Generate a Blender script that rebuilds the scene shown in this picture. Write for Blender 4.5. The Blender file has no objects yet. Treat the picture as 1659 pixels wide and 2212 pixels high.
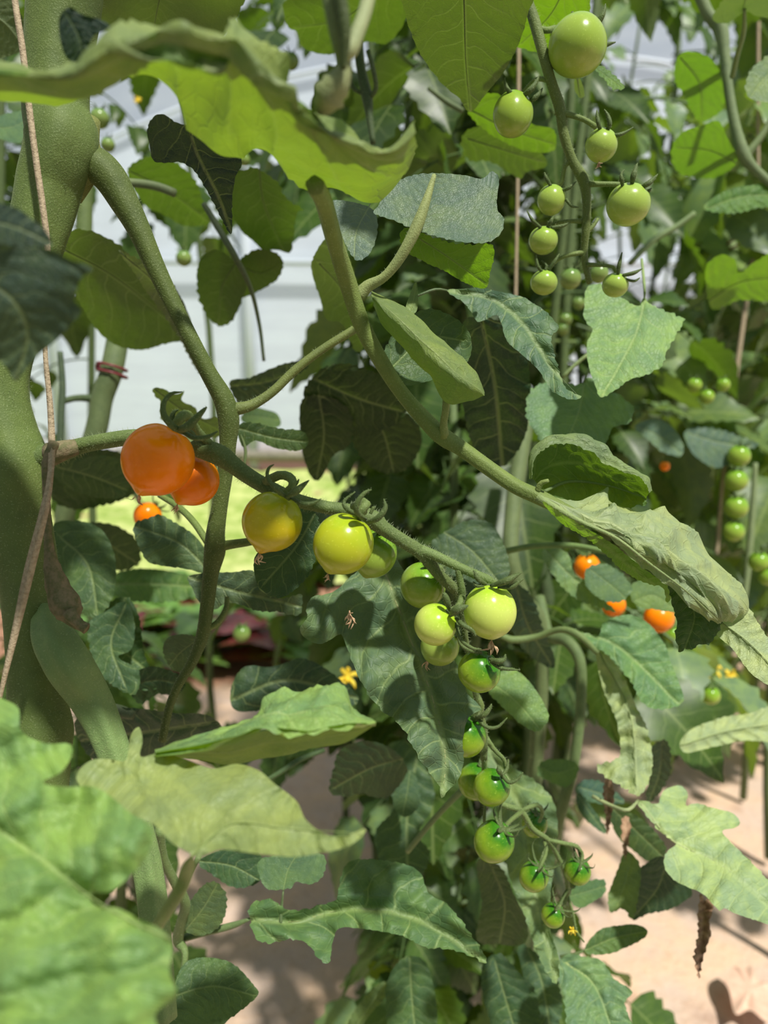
import bpy, math, random
import numpy as np
from mathutils import Vector, Matrix
from mathutils.geometry import delaunay_2d_cdt
PI = math.pi
C = bpy.context.scene.collection
sc = bpy.context.scene

# ------------------------------------------------------------------ camera
W, H, F = 1659.0, 2212.0, 1600.0
PITCH = math.radians(12.0)
CAM_Z = 1.0
cam_d = bpy.data.cameras.new('camera')
cam = bpy.data.objects.new('camera', cam_d); C.objects.link(cam)
cam.location = (0, 0, CAM_Z); cam.rotation_euler = (PI/2 - PITCH, 0, 0)
cam_d.sensor_fit = 'VERTICAL'; cam_d.sensor_height = 24.0; cam_d.sensor_width = 18.0
cam_d.lens = 24.0 * F / H
cam_d.clip_start = 0.01; cam_d.clip_end = 200
cam_d.dof.use_dof = True; cam_d.dof.focus_distance = 0.325
cam_d.dof.aperture_fstop = cam_d.lens / 3.4
sc.camera = cam
# ------------------------------------------------------------------ light
sc.view_settings.view_transform = 'Standard'; sc.view_settings.look = 'None'
sc.view_settings.gamma = 1.0; sc.view_settings.exposure = 0.0
world = bpy.data.worlds.new('sky'); sc.world = world; world.use_nodes = True
wb = world.node_tree.nodes['Background']
wb.inputs['Color'].default_value = (0.80, 0.89, 1.0, 1); wb.inputs['Strength'].default_value = 0.50
sun_d = bpy.data.lights.new('sun', 'SUN'); sun = bpy.data.objects.new('sun', sun_d); C.objects.link(sun)
sun_d.energy = 7.0; sun_d.angle = math.radians(2.5); sun_d.color = (1.0, 0.95, 0.84)
sun.rotation_euler = Vector((0.26, -0.40, 0.88)).to_track_quat('Z', 'Y').to_euler()
sc.cycles.max_bounces = 8; sc.cycles.transparent_max_bounces = 8
sc.cycles.diffuse_bounces = 4; sc.cycles.glossy_bounces = 2; sc.cycles.transmission_bounces = 4
sc.cycles.caustics_reflective = False; sc.cycles.caustics_refractive = False

SUN = Vector((0.26, -0.40, 0.88)).normalized()
RIGHT = np.array([1.0, 0, 0])
UP = np.array([0, math.sin(PITCH), math.cos(PITCH)])
FWD = np.array([0, math.cos(PITCH), -math.sin(PITCH)])
CAM = np.array([0, 0, CAM_Z])
def P(x, y, d):
    return CAM + RIGHT*((x - W/2)/F*d) - UP*((y - H/2)/F*d) + FWD*d
def PA(xy, d):
    xy = np.asarray(xy, float); d = np.asarray(d, float)
    return CAM + np.outer((xy[:, 0]-W/2)/F*d, RIGHT) - np.outer((xy[:, 1]-H/2)/F*d, UP) + np.outer(d, FWD)
def project(p):
    q = np.asarray(p) - CAM; z = q @ FWD
    if z < 0.01: return -1e5, -1e5, z
    return W/2 + (q @ RIGHT)/z*F, H/2 - (q @ UP)/z*F, z

def catmull(pts, n, closed=False):
    p = np.asarray(pts, float); m = len(p)
    if m == 2 and not closed:
        t = np.linspace(0, 1, n)[:, None]; return p[0]*(1-t)+p[1]*t
    out = []
    segs = m if closed else m-1
    for k in range(n):
        u = k/(n if closed else n-1)*segs
        i = min(int(u), segs-1); f = u-i
        if closed: a, b, c, d = p[(i-1) % m], p[i], p[(i+1) % m], p[(i+2) % m]
        else:
            b, c = p[i], p[i+1]
            a = p[i-1] if i > 0 else 2*b-c
            d = p[i+2] if i+2 < m else 2*c-b
        out.append(0.5*((2*b)+(-a+c)*f+(2*a-5*b+4*c-d)*f*f+(-a+3*b-3*c+d)*f**3))
    return np.array(out)

# ------------------------------------------------------------------ materials
class N:
    def __init__(s, name):
        s.m = bpy.data.materials.new(name); s.m.use_nodes = True
        s.t = s.m.node_tree; s.t.nodes.clear()
        s.out = s.t.nodes.new('ShaderNodeOutputMaterial')
    def n(s, typ, **kw):
        o = s.t.nodes.new('ShaderNode'+typ)
        for k, v in kw.items(): setattr(o, k, v)
        return o
    def l(s, a, b): s.t.links.new(a, b)
    def put(s, sock, v):
        if isinstance(v, bpy.types.NodeSocket): s.l(v, sock)
        elif v is not None: sock.default_value = v
    def math(s, op, a, b=None, c=None):
        o = s.n('Math', operation=op)
        s.put(o.inputs[0], a)
        if b is not None: s.put(o.inputs[1], b)
        if c is not None: s.put(o.inputs[2], c)
        return o.outputs[0]
    def mix(s, f, a, b, bt='MIX'):
        o = s.n('Mix', data_type='RGBA', blend_type=bt)
        s.put(o.inputs[0], f); s.put(o.inputs[6], a); s.put(o.inputs[7], b)
        return o.outputs[2]
    def noise(s, vec, scale, detail=3, rough=0.55):
        o = s.n('TexNoise'); o.inputs['Scale'].default_value = scale
        o.inputs['Detail'].default_value = detail; o.inputs['Roughness'].default_value = rough
        if vec is not None: s.l(vec, o.inputs['Vector'])
        return o.outputs['Fac']
    def ramp(s, f, stops):
        o = s.n('ValToRGB'); el = o.color_ramp.elements
        while len(el) < len(stops): el.new(0.5)
        for e, (p, c) in zip(el, stops):
            e.position = p; e.color = tuple(c)+(1,) if len(c) == 3 else c
        s.l(f, o.inputs[0]); return o.outputs[0]
    def rng(s, v, a, b, c=0.0, d=1.0):
        o = s.n('MapRange', interpolation_type='SMOOTHSTEP'); s.l(v, o.inputs[0])
        for i, q in enumerate((a, b, c, d)): o.inputs[i+1].default_value = q
        return o.outputs[0]
    def bump(s, h, strength, dist):
        o = s.n('Bump'); o.inputs['Strength'].default_value = strength; o.inputs['Distance'].default_value = dist
        s.l(h, o.inputs['Height']); return o.outputs[0]
    def principled(s, color, rough=0.5, spec=0.5, normal=None, **kw):
        o = s.n('BsdfPrincipled'); s.put(o.inputs['Base Color'], color); s.put(o.inputs['Roughness'], rough)
        o.inputs['Specular IOR Level'].default_value = spec
        if normal is not None: s.l(normal, o.inputs['Normal'])
        for k, v in kw.items(): s.put(o.inputs[k], v)
        return o.outputs[0]
    def surf(s, sh): s.l(sh, s.out.inputs['Surface']); return s.m

def leaf_material(name, nveins=7.0, detail=True):
    g = N(name)
    oi = g.n('ObjectInfo'); uv = g.n('UVMap'); uv.uv_map = 'UVMap'
    sep = g.n('SeparateXYZ'); g.l(uv.outputs[0], sep.inputs[0])
    u, v = sep.outputs[0], sep.outputs[1]
    av = g.math('ABSOLUTE', v)
    side = g.math('MULTIPLY', g.math('LESS_THAN', v, 0.0), 0.45)
    wob = g.math('MULTIPLY', g.math('SUBTRACT', g.noise(uv.outputs[0], 5.0, 2), 0.5), 0.10)
    ph = g.math('ADD', g.math('MULTIPLY', g.math('ADD', g.math('SUBTRACT', u, g.math('MULTIPLY', av, 0.62)), wob), nveins), side)
    fr = g.math('ABSOLUTE', g.math('SUBTRACT', g.math('FRACT', g.math('ADD', ph, 20.0)), 0.5))
    lat = g.rng(fr, 0.0, 0.065, 1.0, 0.0)
    lat = g.math('MULTIPLY', lat, g.rng(av, 0.02, 0.42, 1.0, 0.15))
    mid = g.rng(av, 0.004, 0.022, 1.0, 0.0)
    vor = g.n('TexVoronoi', feature='DISTANCE_TO_EDGE'); vor.inputs['Scale'].default_value = 26.0
    g.l(uv.outputs[0], vor.inputs['Vector'])
    net = g.rng(vor.outputs['Distance'], 0.0, 0.09, 1.0, 0.0)
    vein = g.math('MAXIMUM', g.math('MULTIPLY', mid, 0.9), g.math('MAXIMUM', g.math('MULTIPLY', lat, 0.9), g.math('MULTIPLY', net, 0.16)))
    tc = g.n('TexCoord')
    n1 = g.noise(tc.outputs['Object'], 60.0, 4, 0.65)
    n2 = g.noise(tc.outputs['Object'], 300.0, 3, 0.7)
    base = oi.outputs['Color']
    mott = g.mix(g.rng(n1, 0.35, 0.7), (0.68, 0.80, 0.86, 1), (1.15, 1.18, 0.85, 1))
    top = g.mix(1.0, base, mott, 'MULTIPLY')
    top = g.mix(g.math('MULTIPLY', g.rng(n2, 0.55, 0.75), 0.6), top, g.mix(0.06, top, (0.34, 0.46, 0.14, 1)))
    topv = g.mix(g.math('MULTIPLY', vein, 0.85), top, g.mix(0.38, g.mix(1.0, top, (1.25, 1.2, 1.1, 1), 'MULTIPLY'), (0.42, 0.50, 0.20, 1)))
    und = g.mix(0.30, g.mix(1.0, top, (1.7, 1.35, 1.8, 1), 'MULTIPLY'), g.mix(oi.outputs['Alpha'], (0.42, 0.46, 0.26, 1), top))
    undv = g.mix(g.math('MULTIPLY', vein, 0.8), und, g.mix(0.3, und, (0.55, 0.62, 0.3, 1)))
    geo = g.n('NewGeometry')
    col = g.mix(geo.outputs['Backfacing'], topv, undv)
    if detail:
        h = g.math('ADD', g.math('MULTIPLY', g.math('MAXIMUM', mid, g.math('MULTIPLY', lat, 0.7)), -0.6), g.math('ADD', g.math('MULTIPLY', net, -0.35), g.math('MULTIPLY', n2, 0.55)))
        nor = g.bump(h, 0.55, 0.0009)
    else: nor = None
    bs = g.principled(col, 0.52 if detail else 0.42, 0.32 if detail else 0.5, nor)
    tr = g.n('BsdfTranslucent')
    tcol = g.mix(1.0, g.mix(0.12, base, (0.30, 0.42, 0.06, 1)), (1.25, 1.40, 0.16, 1), 'MULTIPLY')
    tcol = g.mix(g.math('MULTIPLY', vein, 0.5), tcol, (0.20, 0.34, 0.03, 1))
    g.l(tcol, tr.inputs['Color'])
    if nor is not None: g.l(nor, tr.inputs['Normal'])
    ms = g.n('MixShader'); g.l(oi.outputs['Alpha'], ms.inputs[0]); g.l(bs, ms.inputs[1]); g.l(tr.outputs[0], ms.inputs[2])
    return g.surf(ms.outputs[0])
M_LEAF = leaf_material('leaf')
M_FAR = leaf_material('far_leaf', 7.0, False)

def stem_material():
    g = N('stem'); oi = g.n('ObjectInfo'); tc = g.n('TexCoord')
    n1 = g.noise(tc.outputs['Object'], 90.0, 4, 0.6); n2 = g.noise(tc.outputs['Object'], 1400.0, 2, 0.6)
    c = g.mix(1.0, oi.outputs['Color'], g.mix(n1, (0.45, 0.50, 0.52, 1), (0.98, 0.95, 0.85, 1)), 'MULTIPLY')
    c = g.mix(g.math('MULTIPLY', g.rng(n2, 0.58, 0.7), 0.35), c, (0.35, 0.40, 0.20, 1))
    nor = g.bump(g.math('ADD', n2, g.math('MULTIPLY', n1, 1.5)), 0.5, 0.0006)
    o = g.principled(c, 0.6, 0.25, nor, **{'Sheen Weight': 0.08, 'Sheen Roughness': 0.4, 'Sheen Tint': (0.75, 0.85, 0.55, 1)})
    return g.surf(o)
M_STEM = stem_material()
def hair_material():
    g = N('plant_hair')
    a = g.principled((0.42, 0.5, 0.3, 1), 0.5, 0.3); t = g.n('BsdfTranslucent'); t.inputs[0].default_value = (0.6, 0.7, 0.4, 1)
    ms = g.n('MixShader'); ms.inputs[0].default_value = 0.5; g.l(a, ms.inputs[1]); g.l(t.outputs[0], ms.inputs[2])
    return g.surf(ms.outputs[0])
M_HAIR = hair_material()

def fruit_material(name, top, body, tip, streak=0.3, sss=0.05):
    g = N(name); uv = g.n('UVMap'); uv.uv_map = 'UVMap'
    sep = g.n('SeparateXYZ'); g.l(uv.outputs[0], sep.inputs[0]); u, v = sep.outputs[0], sep.outputs[1]
    tc = g.n('TexCoord')
    mp = g.n('Mapping'); g.l(tc.outputs['Object'], mp.inputs[0]); mp.inputs['Scale'].default_value = (1, 1, 1)
    n = g.noise(mp.outputs[0], 110.0, 4, 0.6); n3 = g.noise(mp.outputs[0], 900.0, 2, 0.5)
    vv = g.math('ADD', v, g.math('MULTIPLY', g.math('SUBTRACT', n, 0.5), streak))
    c = g.ramp(vv, [(0.0, top), (0.22, top), (0.48, body), (0.8, body), (1.0, tip)])
    c = g.mix(g.math('MULTIPLY', g.rng(n3, 0.62, 0.72), 0.25), c, tuple(min(1, q*1.6+0.06) for q in body)+(1,))
    nor = g.bump(n3, 0.08, 0.0003)
    o = g.principled(c, 0.22, 0.30, nor, **{'Subsurface Weight': sss, 'Subsurface Scale': 0.004, 'Subsurface Radius': (1.0, 0.6, 0.2), 'Coat Weight': 0.04, 'Coat Roughness': 0.3})
    return g.surf(o)
FM = {
 'orange': fruit_material('orange_fruit', (0.95, 0.27, 0.0), (0.95, 0.215, 0.0), (0.85, 0.32, 0.002)),
 'olive': fruit_material('olive_fruit', (0.33, 0.36, 0.012), (0.50, 0.40, 0.010), (0.55, 0.33, 0.01), 0.5),
 'yellowgreen': fruit_material('yellow_green_fruit', (0.32, 0.42, 0.014), (0.40, 0.43, 0.02), (0.46, 0.48, 0.05), 0.6),
 'green': fruit_material('green_fruit', (0.16, 0.33, 0.02), (0.27, 0.38, 0.05), (0.36, 0.42, 0.09), 0.5),
 'pale': fruit_material('pale_green_fruit', (0.36, 0.55, 0.03), (0.52, 0.62, 0.12), (0.58, 0.64, 0.2), 0.5),
 'dark': fruit_material('dark_shouldered_fruit', (0.04, 0.17, 0.008), (0.23, 0.35, 0.02), (0.38, 0.42, 0.09), 0.45),
 'shade': fruit_material('dull_green_fruit', (0.12, 0.22, 0.05), (0.20, 0.28, 0.07), (0.24, 0.30, 0.08), 0.3),
 'mid': fruit_material('mid_green_fruit', (0.25, 0.40, 0.05), (0.31, 0.42, 0.075), (0.38, 0.44, 0.10), 0.4),
}
def simple(name, col, rough=0.7, noise=None, amt=0.4, bump=0.0, col2=None):
    g = N(name)
    c = tuple(col)+(1,)
    nor = None
    if noise:
        tc = g.n('TexCoord'); n = g.noise(tc.outputs['Object'], noise, 4, 0.65)
        c2 = tuple(col2)+(1,) if col2 else tuple(q*(1-amt) for q in col)+(1,)
        c = g.mix(g.rng(n, 0.35, 0.68), c, c2)
        if bump: nor = g.bump(n, bump, 0.001)
    return g.surf(g.principled(c, rough, 0.25, nor))
M_DRY = simple('dried_petal', (0.45, 0.27, 0.16), 0.8, 500, bump=0.5, col2=(0.68, 0.52, 0.33))
M_DRYLEAF = simple('dried_leaf', (0.26, 0.15, 0.09), 0.85, 200, bump=0.5, col2=(0.42, 0.28, 0.18))
M_SCAR = simple('corky_scar', (0.21, 0.17, 0.10), 0.9, 300, bump=1.0, col2=(0.11, 0.12, 0.05))
M_TWINE = simple('twine', (0.46, 0.37, 0.25), 0.9, 700, bump=0.8, col2=(0.32, 0.25, 0.16))
M_CLIP = simple('maroon_plastic', (0.18, 0.03, 0.04), 0.35)
M_PETAL = simple('yellow_petal', (0.85, 0.55, 0.02), 0.6, 300, col2=(0.7, 0.6, 0.08))
M_STEEL = simple('galvanised_pipe', (0.5, 0.55, 0.62), 0.4)

def soil_material():
    g = N('ground_cover'); geo = g.n('NewGeometry'); p = geo.outputs['Position']
    a = g.noise(p, 1.1, 5, 0.6); b = g.noise(p, 7.0, 6, 0.65); c = g.noise(p, 60.0, 4, 0.7)
    film = g.mix(g.rng(b, 0.35, 0.7), (0.56, 0.43, 0.35, 1), (0.66, 0.46, 0.31, 1))
    film = g.mix(g.math('MULTIPLY', g.rng(c, 0.5, 0.75), 0.45), film, (0.42, 0.25, 0.15, 1))
    soil = g.mix(b, (0.22, 0.10, 0.06, 1), (0.42, 0.24, 0.15, 1))
    sp = g.n('SeparateXYZ'); g.l(p, sp.inputs[0])
    strip = g.rng(g.math('ADD', sp.outputs[1], g.math('MULTIPLY', g.math('SUBTRACT', a, 0.5), 1.2)), 1.95, 2.1)
    onlyleft = g.rng(sp.outputs[0], 0.2, 0.5, 1.0, 0.35)
    patches = g.math('MULTIPLY', g.rng(g.noise(p, 3.2, 5, 0.6), 0.60, 0.70), 0.6)
    f = g.math('MAXIMUM', g.math('MULTIPLY', strip, onlyleft), patches)
    col = g.mix(f, film, soil)
    nor = g.bump(g.math('ADD', b, g.math('MULTIPLY', c, 0.4)), 0.5, 0.02)
    return g.surf(g.principled(col, 0.8, 0.2, nor))
def grass_material():
    g = N('grass_field'); geo = g.n('NewGeometry'); p = geo.outputs['Position']
    b = g.noise(p, 6.0, 5, 0.7)
    col = g.mix(g.rng(b, 0.3, 0.7), (0.20, 0.30, 0.05, 1), (0.52, 0.55, 0.22, 1))
    return g.surf(g.principled(col, 0.9, 0.1))
def film_material(t0=0.10, t1=0.35):
    g = N('polythene_film'); tc = g.n('TexCoord')
    mp = g.n('Mapping'); mp.inputs['Scale'].default_value = (0.6, 1.0, 5.0); g.l(tc.outputs['Object'], mp.inputs[0])
    n = g.noise(mp.outputs[0], 1.5, 5, 0.6)
    d = g.n('BsdfDiffuse'); g.l(g.mix(n, (0.74, 0.85, 0.97, 1), (0.88, 0.94, 1.0, 1)), d.inputs[0])
    t = g.n('BsdfTranslucent'); t.inputs[0].default_value = (0.86, 0.9, 0.95, 1)
    tr = g.n('BsdfTransparent'); tr.inputs[0].default_value = (0.95, 0.97, 1, 1)
    m1 = g.n('MixShader'); m1.inputs[0].default_value = 0.35; g.l(d.outputs[0], m1.inputs[1]); g.l(t.outputs[0], m1.inputs[2])
    m2 = g.n('MixShader'); g.l(g.rng(n, 0.3, 0.7, t0, t1), m2.inputs[0]); g.l(m1.outputs[0], m2.inputs[1]); g.l(tr.outputs[0], m2.inputs[2])
    return g.surf(m2.outputs[0])

# ------------------------------------------------------------------ mesh building
class MB:
    def __init__(s): s.v = []; s.f = []; s.uv = []; s.mi = []; s.n = 0
    def add(s, verts, faces, uvs=None, mi=0):
        verts = np.asarray(verts, float); o = s.n
        s.v.append(verts); s.n += len(verts)
        s.f += [tuple(i+o for i in f) for f in faces]; s.mi += [mi]*len(faces)
        s.uv.append(np.asarray(uvs, float) if uvs is not None else np.zeros((len(verts), 2)))
    def tube(s, pts, radii, sides=10, mi=0, flat=1.0, ridges=0.0, up=None, cap=True):
        pts = np.asarray(pts, float); n = len(pts); radii = np.asarray(radii, float)
        tan = np.gradient(pts, axis=0); tan /= (np.linalg.norm(tan, axis=1)[:, None]+1e-12)
        ref = np.array(up if up is not None else (0.3, -0.9, 0.2), float)
        nrm = ref - tan[0]*(ref @ tan[0])
        if np.linalg.norm(nrm) < 1e-4: nrm = np.cross(tan[0], [1, 0, 0.1])
        nrm /= np.linalg.norm(nrm)
        vs = []
        for i in range(n):
            nrm = nrm - tan[i]*(nrm @ tan[i]); nrm /= (np.linalg.norm(nrm)+1e-12)
            bn = np.cross(tan[i], nrm)
            for k in range(sides):
                a = 2*PI*k/sides; r = radii[i]*(1+ridges*math.cos(5*a+0.6*math.sin(i*0.2)))
                vs.append(pts[i] + nrm*(math.cos(a)*r*flat) + bn*(math.sin(a)*r))
        fs = []
        for i in range(n-1):
            for k in range(sides):
                a = i*sides+k; b = i*sides+(k+1) % sides
                fs.append((a, b, b+sides, a+sides))
        if cap:
            fs.append(tuple(range(sides-1, -1, -1))); fs.append(tuple(range((n-1)*sides, n*sides)))
        s.add(vs, fs, None, mi)
    def build(s, name, mats, parent=None, origin=None, smooth=True, color=None):
        v = np.concatenate(s.v) if s.v else np.zeros((0, 3))
        uv = np.concatenate(s.uv)
        if origin is None:
            origin = np.array(parent['wloc']) if parent is not None else v.mean(axis=0)
        origin = np.asarray(origin, float)
        me = bpy.data.meshes.new(name); me.from_pydata((v-origin).tolist(), [], s.f); me.update()
        if not isinstance(mats, (list, tuple)): mats = [mats]
        for m in mats: me.materials.append(m)
        me.polygons.foreach_set('material_index', s.mi)
        me.polygons.foreach_set('use_smooth', [smooth]*len(s.f))
        ul = me.uv_layers.new(name='UVMap'); idx = np.empty(len(me.loops), int)
        me.loops.foreach_get('vertex_index', idx); ul.data.foreach_set('uv', uv[idx].ravel())
        o = bpy.data.objects.new(name, me); C.objects.link(o)
        if parent is not None:
            o.parent = parent; o.location = origin - np.array(parent['wloc'])
        else: o.location = origin
        o['wloc'] = [float(q) for q in origin]
        if color: o.color = color if len(color) == 4 else tuple(color)+(0.35,)
        return o
def empty(name, loc):
    o = bpy.data.objects.new(name, None); C.objects.link(o); o.location = loc; o['wloc'] = [float(q) for q in loc]
    o.empty_display_size = 0.01; return o
def tag(o, label, cat, group=None, kind=None):
    if label: o['label'] = label
    if cat: o['category'] = cat
    if group: o['group'] = group
    if kind: o['kind'] = kind
    return o

# a fruit stalk or stem: control points (x, y, depth, width in photo pixels)
def stem_mb(mb, pts, sides=12, ridges=0.03, n=None, mi=0, knob=0.0, seed=0):
    p = np.asarray(pts, float)
    L = np.hypot(*(p[1:, :2]-p[:-1, :2]).T).sum(); n = n or max(6, int(L/10))
    q = catmull(p, n); w = PA(q[:, :2], q[:, 2]); r = np.abs(q[:, 3])/2/F*q[:, 2]
    rs = np.random.RandomState(seed); r = r*(1+knob*rs.randn(n))
    mb.tube(w, r, sides, mi, ridges=ridges)
    return w, r
def hairs(mb, w, r, count, length=0.0016, seed=0, rad=0.00008):
    rs = np.random.RandomState(seed); n = len(w)
    tan = np.gradient(w, axis=0); tan /= np.linalg.norm(tan, axis=1)[:, None]+1e-12
    for k in range(count):
        i = rs.randint(0, n-1); f = rs.rand()
        p = w[i]*(1-f)+w[i+1]*f; rr = r[i]*(1-f)+r[i+1]*f
        d = rs.randn(3); d -= tan[i]*(d @ tan[i]); d /= np.linalg.norm(d)+1e-9
        e = d + 0.25*rs.randn(3); e /= np.linalg.norm(e)
        a = p + d*rr*0.96; L = length*(0.4+0.8*rs.rand()); b = a + e*L
        s1 = np.cross(e, tan[i]); s1 /= np.linalg.norm(s1)+1e-9; s2 = np.cross(e, s1)
        mb.add([a+s1*rad, a-s1*rad*.5+s2*rad*.87, a-s1*rad*.5-s2*rad*.87, b], [(0, 1, 3), (1, 2, 3), (2, 0, 3)])

# ------------------------------------------------------------------ traced leaf blades
def seg_nearest(xy, line):
    best = np.full(len(xy), 1e18); t = np.zeros(len(xy)); s = np.zeros(len(xy))
    seg = line[1:]-line[:-1]; L = np.hypot(seg[:, 0], seg[:, 1]); cum = np.concatenate([[0], np.cumsum(L)])
    for i in range(len(seg)):
        d = xy-line[i]; u = np.clip((d @ seg[i])/(L[i]**2+1e-9), 0, 1)
        q = line[i]+u[:, None]*seg[i]; e = xy-q; dd = (e**2).sum(1)
        sg = np.sign(seg[i][0]*e[:, 1]-seg[i][1]*e[:, 0]); m = dd < best
        best[m] = dd[m]; t[m] = (cum[i]+u*L[i])[m]; s[m] = (np.sqrt(dd)*sg)[m]
    return t, s, cum[-1]
def inside(q, b):
    c = np.zeros(len(q), bool); x, y = q[:, 0], q[:, 1]
    x0, y0 = b[:, 0], b[:, 1]; x1, y1 = np.roll(x0, -1), np.roll(y0, -1)
    for i in range(len(b)):
        if y0[i] == y1[i]: continue
        c ^= ((y0[i] > y) != (y1[i] > y)) & (x < (x1[i]-x0[i])*(y-y0[i])/(y1[i]-y0[i])+x0[i])
    return c
def leaf(label, outline, midrib, d, color, up=0.4, rt=0.0, dd=0.0, side='top', ser=2.0, pk=1.0, curl=0.0, bend=0.0,
         rib=3.0, name='tomato_leaf', cat='leaf', group=None, mat=None, parent=None, ribc=None, pet=None, ripple=1.0):
    o = np.asarray(outline, float)
    per = np.hypot(*(np.roll(o, -1, 0)-o).T).sum()
    area = 0.5*abs(np.dot(o[:, 0], np.roll(o[:, 1], 1))-np.dot(o[:, 1], np.roll(o[:, 0], 1)))
    sp = max(5.0, math.sqrt(area/1500.0))
    nb = int(per/sp); b = catmull(o, nb*4, True)
    acc = np.concatenate([[0], np.cumsum(np.hypot(*(np.roll(b, -1, 0)-b).T))])
    tt = np.linspace(0, acc[-1], nb, endpoint=False); bb = np.vstack([b, b[:1]])
    b = np.stack([np.interp(tt, acc, bb[:, 0]), np.interp(tt, acc, bb[:, 1])], 1)
    rs = np.random.RandomState(abs(hash(label.encode()[:40].hex())) % 1000 if False else sum(map(ord, label)) % 9973)
    if ser > 0:
        tg = np.roll(b, -1, 0)-np.roll(b, 1, 0); tg /= np.hypot(tg[:, 0], tg[:, 1])[:, None]+1e-9
        nr = np.stack([tg[:, 1], -tg[:, 0]], 1)
        wl = rs.uniform(0.8, 1.2)*max(16.0, 1.6*math.sqrt(area)/12)
        ph = tt/wl; saw = (ph % 1.0)-0.5
        amp = 0.5+0.5*np.sin(tt/97.0+rs.rand()*6)
        b = b + nr*(saw*ser*2*amp + rs.randn(nb)*ser*0.25)[:, None]
    x0, y0 = b.min(0); x1, y1 = b.max(0)
    gx, gy = np.meshgrid(np.arange(x0, x1, sp), np.arange(y0, y1, sp*0.87))
    gx = gx + (np.arange(gx.shape[0]) % 2)[:, None]*sp*0.5
    g = np.stack([gx.ravel(), gy.ravel()], 1); g += rs.uniform(-.12, .12, g.shape)*sp
    dm = np.sqrt(((g[:, None, :]-b[None, ::1, :])**2).sum(2)).min(1) if len(g)*nb < 4e6 else np.full(len(g), 99)
    g = g[(dm > sp*0.6) & inside(g, b)]
    allp = np.vstack([b, g])
    vs, es, fs, _, _, _ = delaunay_2d_cdt([Vector(q) for q in allp.tolist()], [(i, (i+1) % nb) for i in range(nb)], [], 0, 1e-4, False)
    xy = np.array([tuple(q) for q in vs]); fa = np.array([tuple(f) for f in fs if len(f) == 3])
    fs = [tuple(f) for f in fa[inside(xy[fa].mean(1), b)].tolist()]
    mr = catmull(np.asarray(midrib, float), 24)
    cx, cy = o.mean(0)
    dE = np.sqrt(((xy[:, None, :]-b[None])**2).sum(2)).min(1)
    Lpx = np.hypot(*(mr[1:]-mr[:-1]).T).sum(); Lm = Lpx/F*d
    ph1, ph2 = rs.rand(2)*6
    def depth(q, e=None):
        t, s, L = seg_nearest(q, mr)
        X = (q[:, 0]-cx)/F*d; Y = -(q[:, 1]-cy)/F*d
        z = d + rt*X + up*Y + dd*(t/L-0.5) + bend*np.abs(s/F*d)
        v = s/L; av = np.abs(v)
        u = t/L + 0.10*av - 0.55*av*av + 0.030*np.sin(9*t/L+ph1*3)+0.022*np.sin(v*23+ph2+t/L*5)
        phs = (u-0.62*av)*7+0.45*(v < 0)
        bul = np.abs(np.cos(PI*phs))**0.6
        fine = np.sin(q[:, 0]*31/Lpx+ph2*4+2*np.sin(q[:, 1]*23/Lpx))*np.sin(q[:, 1]*37/Lpx+ph1*3+1.5*np.sin(q[:, 0]*19/Lpx))
        bul = bul + 0.45*fine
        fade = np.clip(np.abs(v)/0.05, 0, 1)
        rel = pk*0.0115*Lm*(bul*fade + 0.9*np.clip(1-np.abs(v)/0.05, 0, 1)*-0.8)
        rel = rel + ripple*0.015*Lm*(np.sin(q[:, 0]/37+ph1)+np.sin(q[:, 1]/29+ph2+q[:, 0]/71))
        z = z - rel*(1 if side == 'top' else -1)
        if e is not None:
            cw = 0.09*Lpx
            z = z + curl*Lm*np.exp(-(e/cw)**1.5) + 0.012*ripple*Lm*np.exp(-e/(cw*.8))*np.sin(phs*2*PI)
        return z, u, v
    z, u, v = depth(xy, dE)
    w = PA(xy, z)
    # orientation: front (top) faces the camera if side == 'top'
    out = []
    for f in fs:
        a, b_, c = xy[f[0]], xy[f[1]], xy[f[2]]
        cr = (b_[0]-a[0])*(c[1]-a[1])-(b_[1]-a[1])*(c[0]-a[0])
        toward = cr < 0      # y is down in the photo
        if toward != (side == 'top'): f = f[::-1]
        out.append(f)
    mb = MB(); mb.add(w, out, np.stack([u, v], 1))
    ob = mb.build(name, mat or M_LEAF, parent=parent, color=color)
    if parent is None: tag(ob, label, cat, group)
    if rib:
        mrs = catmull(np.asarray(midrib, float), 20)
        zz, _, _ = depth(mrs); zz = zz + (0.0003 if side == 'top' else -0.0003)
        k = np.linspace(1, 0.25, 20)*rib/2/F*d
        m2 = MB(); m2.tube(PA(mrs, zz), k, 7)
        c = color
        rc = (c[0]*1.1+.07, c[1]*1.0+.085, c[2]+.035, 1)
        m2.build('midrib', M_STEM, parent=ob, color=ribc or rc)
        if pet:
            p0 = [mrs[0][0], mrs[0][1], zz[0], rib]
            m3 = MB(); stem_mb(m3, [p0]+[list(q) for q in pet], 8)
            m3.build('leaf_stalk', M_STEM, parent=ob, color=rc)
    return ob
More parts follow.
